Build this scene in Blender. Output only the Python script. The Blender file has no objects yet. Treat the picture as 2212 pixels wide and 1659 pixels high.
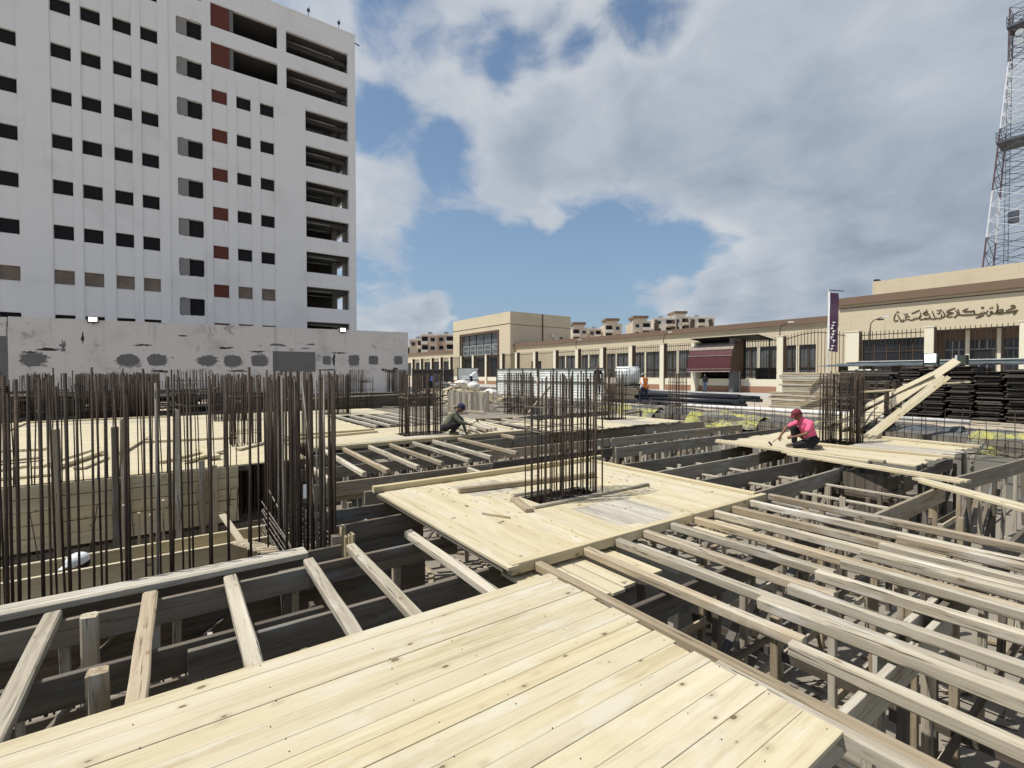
import bpy, bmesh, math, random
from mathutils import Vector, Matrix
R = math.radians
rnd = random.Random(11)
sc = bpy.context.scene
COL = sc.collection

# ------------------------------------------------------------------ camera
cd = bpy.data.cameras.new('camera'); cam = bpy.data.objects.new('camera', cd); COL.objects.link(cam)
cd.sensor_width = 36; cd.lens = 16.94; cd.clip_start = 0.05; cd.clip_end = 3000
cam.location = (0, 0, 1.7); cam.rotation_euler = (R(90 - 1.156), 0, R(-35.3))
sc.camera = cam
# ------------------------------------------------------------------ world, sun, exposure
SUN = Vector((-0.85, 0.40, 1.72)).normalized()          # direction towards the sun
SUN_EL = math.asin(SUN.z); SUN_AZ = math.atan2(SUN.x, SUN.y)
sc.view_settings.view_transform = 'Standard'; sc.view_settings.look = 'None'
sc.view_settings.gamma = 1; sc.view_settings.exposure = -0.04; sc.view_settings.use_curve_mapping = False
w = bpy.data.worlds.new('World'); sc.world = w; w.use_nodes = True
sd = bpy.data.lights.new('sun', 'SUN'); so = bpy.data.objects.new('sun', sd); COL.objects.link(so)
sd.energy = 5.0; sd.angle = R(0.53); sd.color = (1.0, 0.955, 0.87)
so.rotation_euler = SUN.to_track_quat('Z', 'Y').to_euler()

class NT:
    """small helper for building node trees"""
    def __init__(s, tree): s.t = tree; s.n = tree.nodes; s.l = tree.links
    def add(s, typ, **kw):
        n = s.n.new(typ)
        for k, v in kw.items():
            if k.startswith('i_'):
                key = k[2:]; key = int(key) if key.isdigit() else key
                s.set(n.inputs[key], v)
            else: setattr(n, k, v)
        return n
    def set(s, sock, v):
        if hasattr(v, 'is_linked') or hasattr(v, 'links'): s.l.new(v, sock)
        else: sock.default_value = v
    def math(s, op, a, b=0.0, c=None, clamp=False):
        n = s.n.new('ShaderNodeMath'); n.operation = op; n.use_clamp = clamp
        s.set(n.inputs[0], a); s.set(n.inputs[1], b)
        if c is not None: s.set(n.inputs[2], c)
        return n.outputs[0]
    def vmath(s, op, a, b=(0, 0, 0)):
        n = s.n.new('ShaderNodeVectorMath'); n.operation = op
        s.set(n.inputs[0], a)
        if op == 'SCALE': s.set(n.inputs['Scale'], b)
        else: s.set(n.inputs[1], b)
        return n.outputs['Value'] if op in ('DOT_PRODUCT', 'LENGTH', 'DISTANCE') else n.outputs[0]
    def noise(s, vec, scale, detail=4, rough=0.55, dist=0.0):
        n = s.add('ShaderNodeTexNoise', i_Scale=scale, i_Detail=detail, i_Roughness=rough, i_Distortion=dist)
        if vec is not None: s.set(n.inputs['Vector'], vec)
        return n.outputs['Fac']
    def ramp(s, fac, stops, interp='LINEAR'):
        n = s.n.new('ShaderNodeValToRGB'); cr = n.color_ramp; cr.interpolation = interp
        while len(cr.elements) < len(stops): cr.elements.new(0.5)
        for e, (p, c) in zip(cr.elements, stops):
            e.position = p; e.color = (c, c, c, 1) if not hasattr(c, '__len__') else (c[0], c[1], c[2], 1)
        s.set(n.inputs[0], fac); return n.outputs[0]
    def mix(s, fac, a, b, mode='MIX'):
        n = s.n.new('ShaderNodeMix'); n.data_type = 'RGBA'; n.blend_type = mode
        s.set(n.inputs[0], fac)
        for i, v in ((6, a), (7, b)):
            if hasattr(v, '__len__') and not hasattr(v, 'links') and len(v) == 3: v = (v[0], v[1], v[2], 1)
            s.set(n.inputs[i], v)
        return n.outputs[2]
    def maprange(s, v, a, b, c=0.0, d=1.0, smooth=True):
        n = s.n.new('ShaderNodeMapRange'); n.interpolation_type = 'SMOOTHSTEP' if smooth else 'LINEAR'
        for i, x in enumerate((v, a, b, c, d)): s.set(n.inputs[i], x)
        return n.outputs[0]

def pix_dir(u, v):
    """direction of the sky seen at (u, v) on a 2212 x 1659 frame (used to say where the clouds stood that day)"""
    f = 1041.0; yaw = R(35.3); p = math.atan(21 / f)
    fw = Vector((math.sin(yaw) * math.cos(p), math.cos(yaw) * math.cos(p), -math.sin(p)))
    rt = Vector((math.cos(yaw), -math.sin(yaw), 0)); up = rt.cross(fw)
    return (fw + rt * ((u - 1106) / f) + up * ((829.5 - v) / f)).normalized()

SKY_SEED = (0.0, 0.0, 0.0)
def build_world():
    t = NT(w.node_tree); t.n.clear()
    out = t.add('ShaderNodeOutputWorld'); bg = t.add('ShaderNodeBackground', i_Strength=0.085)
    t.l.new(bg.outputs[0], out.inputs[0])
    sky = t.add('ShaderNodeTexSky', sky_type='NISHITA', sun_disc=False, sun_elevation=SUN_EL, sun_rotation=SUN_AZ,
                altitude=0, air_density=1.0, dust_density=0.6, ozone_density=1.6)
    tc = t.add('ShaderNodeTexCoord'); d = tc.outputs['Generated']
    sep = t.add('ShaderNodeSeparateXYZ'); t.l.new(d, sep.inputs[0])
    zz = t.math('ADD', t.math('MAXIMUM', sep.outputs[2], 0.0), 0.30)
    comb = t.add('ShaderNodeCombineXYZ')
    t.l.new(t.math('DIVIDE', sep.outputs[0], zz), comb.inputs[0]); t.l.new(t.math('DIVIDE', sep.outputs[1], zz), comb.inputs[1])
    p = t.vmath('ADD', comb.outputs[0], SKY_SEED)
    warp = t.add('ShaderNodeTexNoise', i_Scale=2.6, i_Detail=4.0); t.l.new(p, warp.inputs['Vector'])
    pw = t.vmath('ADD', p, t.vmath('SCALE', t.vmath('SUBTRACT', warp.outputs['Color'], (0.5, 0.5, 0.5)), 0.34))
    n1 = t.noise(pw, 4.6, 10, 0.60); n2 = t.noise(p, 1.3, 3, 0.5)
    dens = t.math('ADD', t.math('MULTIPLY', t.math('SUBTRACT', n1, 0.5), 1.65), t.math('ADD', 0.15, t.math('MULTIPLY', t.math('SUBTRACT', n2, 0.5), 0.5)))
    # where clouds bank up and where the sky is open
    blobs = [(1760, 150, 34, .34), (2050, 380, 26, .34), (1500, 330, 14, .26), (1280, 360, 9, .18), (1120, 400, 6, .14), (1760, 440, 11, .20), (2000, 500, 10, .22), (2150, 560, 12, .25),
             (1010, 190, 10, .26), (850, 450, 7.5, .36), (840, 370, 4, .2), (1180, 40, 8, .14), (800, 150, 8, .2), (850, 640, 6, .22), (962, 668, 2.6, .55), (930, 682, 2.2, .4), (900, 655, 5, .2),
             (1410, 620, 3.6, .46), (1500, 626, 4.2, .50), (1610, 626, 4.6, .52), (1740, 640, 5, .40), (1185, 485, 2.0, .30),
             (1120, 560, 14, -.52), (1300, 575, 11, -.40), (985, 540, 6, -.34), (890, 300, 6.0, -.42), (985, 335, 4.2, -.34), (1060, 385, 6, .36), (1170, 385, 7, .34), (1230, 300, 8, .26), (1010, 400, 3.5, .2), (820, 268, 4, -.3), (840, 585, 5, -.42), (872, 62, 4.6, -.50), (1050, 112, 4.0, -.38), (1120, 150, 3.6, -.36),
             (1205, 105, 3.6, -.36), (1260, 135, 3.0, -.26), (1400, 22, 4.6, -.46), (1270, 268, 4.2, -.42), (1090, 255, 3, -.2), (1330, 50, 3.5, -.2), (1500, 690, 4, -.15), (1060, 690, 7, -.4), (1560, 562, 5, -.28), (1380, 548, 7.5, -.60), (1510, 566, 5.5, -.52), (1640, 586, 5, -.46), (1760, 596, 4, -.34), (1700, 600, 4, -.1)]
    for u, v, r, wt in blobs:
        c = pix_dir(u, v); dot = t.vmath('DOT_PRODUCT', d, tuple(c))
        f = t.maprange(dot, math.cos(R(r * 1.18)), 1.0 - (1 - math.cos(R(r))) * 0.08)
        dens = t.math('ADD', dens, t.math('MULTIPLY', f, wt))
    alpha = t.maprange(dens, -0.14, 0.50)
    alpha = t.math('MULTIPLY', alpha, 0.96)
    # thick cloud is greyer, thin cloud whiter; soft billows inside
    n3 = t.noise(pw, 5.5, 6, 0.55); n4 = t.noise(pw, 1.9, 5, 0.55)
    th = t.math('ADD', t.math('MULTIPLY', dens, 0.42), t.math('ADD', t.math('MULTIPLY', t.math('SUBTRACT', n4, 0.5), 1.0), t.math('MULTIPLY', t.math('SUBTRACT', n3, 0.5), 0.45)))
    ccol = t.ramp(th, [(0.0, (0.90, 0.93, 0.97)), (0.22, (0.70, 0.76, 0.85)), (0.5, (0.54, 0.62, 0.73)), (0.85, (0.37, 0.45, 0.56))])
    ccol = t.vmath('SCALE', ccol, 8.6)
    skyc = t.vmath('MULTIPLY', sky.outputs[0], (1.62, 1.62, 1.50))
    hz = t.maprange(sep.outputs[2], 0.0, 0.45, 0.80, 0.0, False)
    skyc = t.mix(hz, skyc, (2.5, 3.7, 5.7))
    col = t.mix(alpha, skyc, ccol)
    t.l.new(col, bg.inputs[0])
build_world()

# ------------------------------------------------------------------ materials
MATS = {}
def new_mat(name, rough=0.8, metal=0.0, spec=0.3):
    m = bpy.data.materials.new(name); m.use_nodes = True
    t = NT(m.node_tree); b = t.n['Principled BSDF']
    b.inputs['Roughness'].default_value = rough; b.inputs['Metallic'].default_value = metal
    b.inputs['Specular IOR Level'].default_value = spec
    MATS[name] = m
    return m, t, b
def bump(t, b, h, strength=0.3, dist=0.01):
    n = t.add('ShaderNodeBump', i_Strength=strength, i_Distance=dist); t.l.new(h, n.inputs['Height']); t.l.new(n.outputs[0], b.inputs['Normal'])
def plain(name, col, rough=0.7, metal=0.0, var=0.12, scale=3.0, spec=0.3, bmp=0.0, emit=None):
    m, t, b = new_mat(name, rough, metal, spec)
    tc = t.add('ShaderNodeTexCoord'); oi = t.add('ShaderNodeObjectInfo')
    p = t.vmath('ADD', tc.outputs['Object'], t.vmath('SCALE', (13.0, 7.0, 5.0), oi.outputs['Random']))
    n = t.noise(p, scale, 5, 0.6)
    lo = tuple(c * (1 - var) for c in col); hi = tuple(min(1, c * (1 + var)) for c in col)
    t.l.new(t.ramp(n, [(0.3, lo), (0.7, hi)]), b.inputs['Base Color'])
    if bmp: bump(t, b, t.noise(p, scale * 6, 4), bmp)
    if emit:
        b.inputs['Emission Color'].default_value = (*emit[0], 1); b.inputs['Emission Strength'].default_value = emit[1]
    return m
def wood(name, light, mid, dark, knot=(0.16, 0.085, 0.035), knots=1.0, crack=0.0, stain=None, var=0.18, rough=0.75, bmp=0.25, dirt=0.0):
    """timber whose grain runs along the piece's own x axis"""
    m, t, b = new_mat(name, rough, 0, 0.25)
    tc = t.add('ShaderNodeTexCoord'); oi = t.add('ShaderNodeObjectInfo')
    r = oi.outputs['Random']
    p = t.vmath('ADD', tc.outputs['Object'], t.vmath('SCALE', (91.0, 37.0, 53.0), r))
    warp = t.add('ShaderNodeTexNoise', i_Scale=1.3, i_Detail=2.0); t.l.new(p, warp.inputs['Vector'])
    pw = t.vmath('ADD', p, t.vmath('MULTIPLY', t.vmath('SUBTRACT', warp.outputs['Color'], (0.5, 0.5, 0.5)), (0.0, 0.06, 0.06)))
    g1 = t.noise(t.vmath('MULTIPLY', pw, (0.55, 13.0, 13.0)), 1.0, 5, 0.62)
    g2 = t.noise(t.vmath('MULTIPLY', pw, (2.2, 95.0, 95.0)), 1.0, 3, 0.6)
    g = t.math('ADD', t.math('MULTIPLY', g1, 0.72), t.math('MULTIPLY', g2, 0.28))
    col = t.ramp(g, [(0.30, dark), (0.47, mid), (0.66, light)])
    if stain:
        s = t.noise(t.vmath('MULTIPLY', p, (1.4, 5.0, 5.0)), 1.0, 5, 0.65)
        col = t.mix(t.maprange(s, 0.52, 0.68, 0, 0.85), col, stain)
    if knots:
        kv = t.add('ShaderNodeTexVoronoi', i_Scale=1.0); t.l.new(t.vmath('MULTIPLY', pw, (4.6, 8.0, 8.0)), kv.inputs['Vector'])
        kd = kv.outputs['Distance']
        ks = t.add('ShaderNodeSeparateColor'); t.l.new(kv.outputs['Color'], ks.inputs[0])
        gate = t.math('MULTIPLY', t.math('GREATER_THAN', ks.outputs[0], 0.35), knots)
        kr = t.math('ADD', 0.06, t.math('MULTIPLY', ks.outputs[1], 0.09))
        col = t.mix(t.math('MULTIPLY', t.maprange(kd, t.math('MULTIPLY', kr, 2.2), kr, 0, 0.45), gate), col, tuple(0.55 * a + 0.45 * c for a, c in zip(mid, knot)))
        col = t.mix(t.math('MULTIPLY', t.maprange(kd, kr, t.math('MULTIPLY', kr, 0.75), 0, 1.0), gate), col, knot)
        col = t.mix(t.math('MULTIPLY', t.maprange(kd, t.math('MULTIPLY', kr, 0.7), t.math('MULTIPLY', kr, 0.5), 0, 0.35), gate), col, tuple(0.5 * a + 0.5 * c for a, c in zip(mid, knot)))
    if crack:
        c = t.noise(t.vmath('MULTIPLY', pw, (1.1, 46.0, 46.0)), 1.0, 4, 0.72)
        col = t.mix(t.maprange(c, 0.57, 0.655, 0, crack), col, tuple(x * 0.25 for x in dark))
    if dirt:
        gp = t.add('ShaderNodeNewGeometry').outputs['Position']
        dn = t.noise(gp, 1.7, 7, 0.68, 0.4); sc_ = t.noise(t.vmath('MULTIPLY', p, (3.0, 40.0, 40.0)), 1.0, 3, 0.6)
        col = t.mix(t.maprange(dn, 0.52, 0.74, 0, dirt), col, tuple(x * 0.62 + 0.03 for x in mid))
        col = t.mix(t.maprange(sc_, 0.68, 0.74, 0, 0.55), col, tuple(x * 0.45 for x in mid))
    hs = t.add('ShaderNodeHueSaturation'); t.l.new(col, hs.inputs['Color'])
    t.l.new(t.math('ADD', 1.0 - var, t.math('MULTIPLY', r, 2 * var)), hs.inputs['Value'])
    r2 = t.math('FRACT', t.math('MULTIPLY', r, 17.3)); t.l.new(t.math('ADD', 0.9, t.math('MULTIPLY', r2, 0.18)), hs.inputs['Saturation'])
    t.l.new(hs.outputs[0], b.inputs['Base Color'])
    bump(t, b, g, bmp, 0.006)
    return m
wood('wood_new', (0.575, 0.512, 0.37), (0.51, 0.442, 0.298), (0.365, 0.295, 0.175), knot=(0.10, 0.06, 0.03), knots=0.9, stain=(0.555, 0.515, 0.41), var=0.045, dirt=0.35)
wood('wood_new_side', (0.58, 0.50, 0.325), (0.50, 0.42, 0.26), (0.38, 0.30, 0.165), knots=0.8, var=0.1)
wood('wood_grey', (0.50, 0.45, 0.36), (0.385, 0.34, 0.26), (0.195, 0.162, 0.112), knots=0.5, crack=0.9, stain=(0.55, 0.52, 0.46), var=0.2, bmp=0.8)
wood('wood_brown', (0.44, 0.365, 0.26), (0.335, 0.27, 0.185), (0.17, 0.13, 0.085), knots=0.6, crack=0.8, stain=(0.46, 0.42, 0.35), var=0.2, bmp=0.6)
wood('wood_dark', (0.19, 0.16, 0.125), (0.13, 0.108, 0.083), (0.06, 0.05, 0.037), knots=0.4, crack=0.6, stain=(0.15, 0.157, 0.158), var=0.3, bmp=0.5)
wood('wood_ledger', (0.30, 0.265, 0.212), (0.23, 0.20, 0.157), (0.125, 0.105, 0.08), knots=0.4, crack=0.4, stain=(0.28, 0.275, 0.26), var=0.3, bmp=0.4)
wood('wood_black', (0.11, 0.094, 0.08), (0.072, 0.061, 0.052), (0.026, 0.022, 0.018), knots=0.0, crack=0.6, stain=(0.08, 0.078, 0.075), var=0.35, bmp=0.5)
wood('wood_old_grey', (0.50, 0.465, 0.39), (0.41, 0.375, 0.305), (0.22, 0.195, 0.15), knots=0.4, crack=0.8, stain=(0.46, 0.445, 0.41), var=0.15, bmp=0.5)

def rebar_mat(name, c1, c2, c3):
    m, t, b = new_mat(name, 0.72, 0.25, 0.3)
    tc = t.add('ShaderNodeTexCoord'); oi = t.add('ShaderNodeObjectInfo')
    p = t.vmath('ADD', tc.outputs['Object'], t.vmath('SCALE', (31.0, 17.0, 23.0), oi.outputs['Random']))
    n = t.noise(t.vmath('MULTIPLY', p, (6, 6, 2.2)), 1.0, 5, 0.65)
    t.l.new(t.ramp(n, [(0.32, c1), (0.55, c2), (0.75, c3)]), b.inputs['Base Color'])
    wv = t.add('ShaderNodeTexWave', i_Scale=22.0, i_Distortion=0.4); wv.bands_direction = 'Z'; t.l.new(p, wv.inputs['Vector'])
    bump(t, b, wv.outputs['Fac'], 0.5, 0.003)
rebar_mat('rebar', (0.020, 0.014, 0.011), (0.048, 0.033, 0.023), (0.13, 0.085, 0.056))
rebar_mat('rebar_cement', (0.12, 0.10, 0.08), (0.22, 0.20, 0.17), (0.36, 0.34, 0.30))

def plaster(name, col, dirt, dscale=0.5, amount=0.5, streak=0.5, courses=None, rough=0.9, splotch=None):
    m, t, b = new_mat(name, rough, 0, 0.2)
    g = t.add('ShaderNodeNewGeometry'); p = g.outputs['Position']
    n1 = t.noise(p, dscale, 6, 0.65); n2 = t.noise(t.vmath('MULTIPLY', p, (1.6, 1.6, 0.09)), 1.0, 5, 0.7); n3 = t.noise(p, 9, 4)
    c = t.mix(t.maprange(n1, 0.5, 0.75, 0, amount), col, dirt)
    c = t.mix(t.maprange(n2, 0.56, 0.72, 0, streak), c, dirt)
    c = t.mix(t.maprange(n3, 0.3, 0.8, 0.0, 0.12), c, tuple(x * 0.75 for x in col))
    if splotch:
        s1 = t.noise(t.vmath('MULTIPLY', p, (0.8, 0.8, 1.3)), 0.9, 8, 0.72, 0.5)
        c = t.mix(t.maprange(s1, 0.56, 0.64, 0, 0.8), c, splotch)
        s2 = t.noise(p, 2.6, 7, 0.7, 0.8)
        c = t.mix(t.maprange(s2, 0.66, 0.69, 0, 0.8), c, tuple(x * 0.5 for x in splotch))
    h = n3
    if courses:
        sp = t.add('ShaderNodeSeparateXYZ'); t.l.new(p, sp.inputs[0])
        fr = t.math('FRACT', t.math('DIVIDE', sp.outputs[2], courses))
        ln = t.math('ADD', t.maprange(fr, 0.0, 0.05, 1, 0), t.maprange(fr, 0.95, 1.0, 0, 1))
        c = t.mix(t.math('MULTIPLY', ln, 0.22), c, tuple(x * 0.5 for x in col))
    t.l.new(c, b.inputs['Base Color']); bump(t, b, h, 0.15, 0.01)
plaster('plaster_white', (0.74, 0.735, 0.74), (0.46, 0.45, 0.44), 0.25, 0.3, 0.28)
plaster('plaster_wall', (0.61, 0.585, 0.57), (0.36, 0.34, 0.325), 0.35, 0.75, 0.5, splotch=(0.30, 0.295, 0.29))
plaster('stone_beige', (0.62, 0.54, 0.395), (0.46, 0.395, 0.285), 0.3, 0.45, 0.35, courses=0.52)
plaster('stone_trim', (0.20, 0.138, 0.10), (0.14, 0.10, 0.075), 0.5, 0.4, 0.3)
plaster('stone_base', (0.34, 0.19, 0.125), (0.28, 0.17, 0.12), 0.5, 0.4, 0.2)
plaster('pillar_cream', (0.74, 0.69, 0.55), (0.58, 0.52, 0.40), 0.4, 0.3, 0.25)
plaster('cement_grey', (0.15, 0.15, 0.155), (0.10, 0.10, 0.105), 1.5, 0.5, 0.3)
plaster('wall_smear', (0.34, 0.325, 0.315), (0.22, 0.21, 0.205), 2.5, 0.7, 0.3)
plaster('ground_rubble', (0.23, 0.205, 0.17), (0.10, 0.092, 0.08), 1.3, 0.8, 0.0)
plaster('concrete', (0.40, 0.395, 0.375), (0.27, 0.265, 0.25), 0.8, 0.5, 0.5)
plaster('wall_concrete', (0.25, 0.24, 0.215), (0.15, 0.145, 0.13), 0.8, 0.5, 0.6)
plaster('slab_floor', (0.25, 0.225, 0.185), (0.15, 0.14, 0.125), 0.9, 0.6, 0.0)
plaster('ground_dust', (0.42, 0.365, 0.29), (0.24, 0.21, 0.17), 0.35, 0.7, 0.0)
plaster('apartment_pink', (0.54, 0.42, 0.34), (0.38, 0.30, 0.25), 0.15, 0.5, 0.4)
plaster('apartment_cream', (0.60, 0.51, 0.41), (0.50, 0.44, 0.38), 0.15, 0.4, 0.4)
plaster('apartment_white', (0.68, 0.63, 0.55), (0.55, 0.53, 0.50), 0.15, 0.4, 0.4)
plaster('block_grey', (0.235, 0.23, 0.225), (0.19, 0.19, 0.185), 2.5, 0.6, 0.2, courses=0.2)
plaster('brick_red', (0.125, 0.043, 0.034), (0.085, 0.036, 0.03), 1.2, 0.5, 0.1, courses=0.075)
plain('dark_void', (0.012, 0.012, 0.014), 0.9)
plain('glass_dark', (0.022, 0.024, 0.03), 0.12, 0, 0.4, 0.6, 0.5)
plain('glass_board', (0.19, 0.15, 0.12), 0.5, 0, 0.3, 1.0)
plain('glass_grey', (0.10, 0.105, 0.11), 0.2, 0, 0.35, 0.8, 0.5)
plain('frame_brown', (0.10, 0.065, 0.045), 0.55)
plain('iron_dark', (0.04, 0.037, 0.035), 0.55, 0.4)  # also colours the white building's inner walls, painting the shade indoors
plain('iron_green', (0.07, 0.085, 0.07), 0.6, 0.2)
plain('steel_grey', (0.33, 0.35, 0.36), 0.45, 0.5, 0.2)
plain('tower_red', (0.10, 0.055, 0.07), 0.55, 0.1)
plain('tower_white', (0.58, 0.60, 0.64), 0.5, 0.1)
plain('tower_dark', (0.075, 0.085, 0.11), 0.6, 0.2)
plain('roof_sheet', (0.05, 0.048, 0.045), 0.6, 0.3)
plain('awning_red', (0.085, 0.028, 0.033), 0.45, 0, 0.15, 2.0)
plain('awning_dust', (0.30, 0.25, 0.22), 0.8, 0, 0.2, 2.0)
plain('sheet_white', (0.66, 0.70, 0.69), 0.5, 0.2, 0.22, 1.5)
plain('sheet_blue', (0.16, 0.21, 0.235), 0.5, 0.3, 0.3, 1.5)
plain('pipe_black', (0.022, 0.025, 0.032), 0.35, 0, 0.3, 2.0, 0.5)
plain('tank_plastic', (0.78, 0.81, 0.80), 0.35, 0, 0.08, 2.0, 0.4)
def tarp_mat():
    m, t, b = new_mat('tarp_yellow', 0.6, 0, 0.3); p = t.add('ShaderNodeNewGeometry').outputs['Position']
    c = t.mix(t.maprange(t.noise(p, 2.2, 6, 0.7, 0.6), 0.40, 0.56, 0, 0.95), (0.40, 0.385, 0.11), (0.17, 0.165, 0.145))
    t.l.new(c, b.inputs['Base Color']); bump(t, b, t.noise(p, 7, 5, 0.6, 1.0), 0.8, 0.05)
tarp_mat()
plain('tarp_dark', (0.07, 0.085, 0.10), 0.6, 0, 0.5, 4.0, 0.3, 0.5)
plain('sack_white', (0.66, 0.64, 0.60), 0.8, 0, 0.25, 5.0)
plain('banner_purple', (0.052, 0.024, 0.052), 0.6, 0, 0.15, 1.0)
plain('banner_white', (0.78, 0.76, 0.78), 0.6)
plain('letter_bronze', (0.085, 0.062, 0.03), 0.5, 0.3)
plain('lamp_lit', (0.9, 0.9, 0.9), 0.4, 0, 0.0, 1, 0.3, 0, ((1.0, 1.0, 1.0), 3.0))
plain('skin', (0.20, 0.105, 0.065), 0.6, 0, 0.1, 8.0)
plain('cloth_pink', (0.74, 0.13, 0.24), 0.85, 0, 0.12, 6.0, 0.2, 0.3)
plain('cloth_olive', (0.15, 0.148, 0.108), 0.9, 0, 0.2, 6.0, 0.2, 0.3)
plain('cloth_black', (0.022, 0.021, 0.023), 0.9, 0, 0.3, 6.0, 0.2, 0.3)
plain('cloth_navy', (0.03, 0.035, 0.06), 0.9, 0, 0.3, 6.0, 0.2, 0.3)
plain('cloth_jeans', (0.085, 0.13, 0.21), 0.9, 0, 0.3, 6.0, 0.2, 0.3)
plain('cloth_orange', (0.80, 0.235, 0.045), 0.8, 0, 0.12, 6.0, 0.2, 0.3)
plain('cloth_white', (0.72, 0.73, 0.75), 0.85, 0, 0.1, 6.0, 0.2, 0.3)
plain('cloth_blue', (0.05, 0.09, 0.30), 0.85, 0, 0.15, 6.0)
plain('cap_red', (0.16, 0.028, 0.035), 0.85, 0, 0.15, 6.0)
plain('cap_blue', (0.035, 0.035, 0.09), 0.85, 0, 0.15, 6.0)
plain('cap_grey', (0.17, 0.18, 0.175), 0.85, 0, 0.15, 6.0)
plain('shoe', (0.16, 0.14, 0.10), 0.8, 0, 0.3, 9.0)
plain('eye_dark', (0.01, 0.008, 0.007), 0.3)
plain('paint_brick_orange', (0.50, 0.15, 0.04), 0.7)

def gravel():
    m, t, b = new_mat('gravel', 0.95, 0, 0.2)
    g = t.add('ShaderNodeNewGeometry'); p = g.outputs['Position']
    v = t.add('ShaderNodeTexVoronoi', i_Scale=14.0); t.l.new(p, v.inputs['Vector'])
    c = t.mix(t.maprange(v.outputs['Distance'], 0.1, 0.6), (0.27, 0.265, 0.25), (0.07, 0.068, 0.065))
    c = t.mix(t.maprange(t.noise(p, 0.9, 4), 0.4, 0.7), c, (0.15, 0.145, 0.135))
    t.l.new(c, b.inputs['Base Color']); bump(t, b, v.outputs['Distance'], 0.9, 0.04)
gravel()

# ------------------------------------------------------------------ object helpers
def tag(o, label=None, cat=None, group=None, kind=None):
    if label: o['label'] = label
    if cat: o['category'] = cat
    if group: o['group'] = group
    if kind: o['kind'] = kind
    return o
def root(name, label, cat, loc=(0, 0, 0), rz=0.0, group=None):
    o = bpy.data.objects.new(name, None); COL.objects.link(o); o.location = loc; o.rotation_euler = (0, 0, rz)
    o.empty_display_size = 0.2
    return tag(o, label, cat, group)
def place(o, parent, M):
    if parent is not None:
        top = parent; base = Matrix.Translation(parent.location) @ parent.rotation_euler.to_matrix().to_4x4()
        pp = parent.parent
        if pp is not None: base = (Matrix.Translation(pp.location) @ pp.rotation_euler.to_matrix().to_4x4()) @ base
        o.parent = parent; M = base.inverted() @ M
    o.matrix_basis = M
def link(name, me, mat, parent=None, M=None):
    if mat is not None and not me.materials: me.materials.append(MATS[mat])
    o = bpy.data.objects.new(name, me); COL.objects.link(o)
    place(o, parent, M if M is not None else Matrix.Identity(4))
    return o
def mesh(verts, faces, smooth=False):
    me = bpy.data.meshes.new('m'); me.from_pydata([tuple(v) for v in verts], [], faces); me.update()
    if smooth: me.polygons.foreach_set('use_smooth', [True] * len(me.polygons))
    return me
class MB:
    """collects shapes in world space for one mesh"""
    def __init__(s): s.v = []; s.f = []
    def add(s, vs, fs):
        b = len(s.v); s.v += [tuple(v) for v in vs]; s.f += [tuple(i + b for i in f) for f in fs]
    def box(s, x0, x1, y0, y1, z0, z1):
        s.add([(x0, y0, z0), (x1, y0, z0), (x1, y1, z0), (x0, y1, z0), (x0, y0, z1), (x1, y0, z1), (x1, y1, z1), (x0, y1, z1)],
              [(0, 3, 2, 1), (4, 5, 6, 7), (0, 1, 5, 4), (1, 2, 6, 5), (2, 3, 7, 6), (3, 0, 4, 7)]); return s
    def bar(s, a, b, wd, ht=None, n=4):
        a = Vector(a); b = Vector(b); d = (b - a)
        if d.length < 1e-6: return s
        d.normalize(); ht = wd if ht is None else ht
        up = Vector((0, 0, 1)) if abs(d.z) < 0.95 else Vector((1, 0, 0))
        sd = d.cross(up).normalized(); u2 = sd.cross(d)
        ring = [(math.cos(k * 2 * math.pi / n + math.pi / n), math.sin(k * 2 * math.pi / n + math.pi / n)) for k in range(n)]
        q = 0.7071 if n == 4 else 0.5
        vs = [a + sd * (c * wd * q) + u2 * (e * ht * q) for c, e in ring] + [b + sd * (c * wd * q) + u2 * (e * ht * q) for c, e in ring]
        fs = [(k, (k + 1) % n, n + (k + 1) % n, n + k) for k in range(n)] + [tuple(range(n))[::-1], tuple(range(n, 2 * n))]
        s.add(vs, fs); return s
    def quad(s, a, b, c, d): s.add([a, b, c, d], [(0, 1, 2, 3)]); return s
    def build(s, name, mat, parent=None, smooth=False):
        """origin is put at the base centre of the shape"""
        xs = [v[0] for v in s.v]; ys = [v[1] for v in s.v]; zs = [v[2] for v in s.v]
        o0 = Vector(((min(xs) + max(xs)) / 2, (min(ys) + max(ys)) / 2, min(zs)))
        me = mesh([Vector(v) - o0 for v in s.v], s.f, smooth)
        return link(name, me, mat, parent, Matrix.Translation(o0))
def bx(name, mat, parent, *a): return MB().box(*a).build(name, mat, parent)

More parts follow.
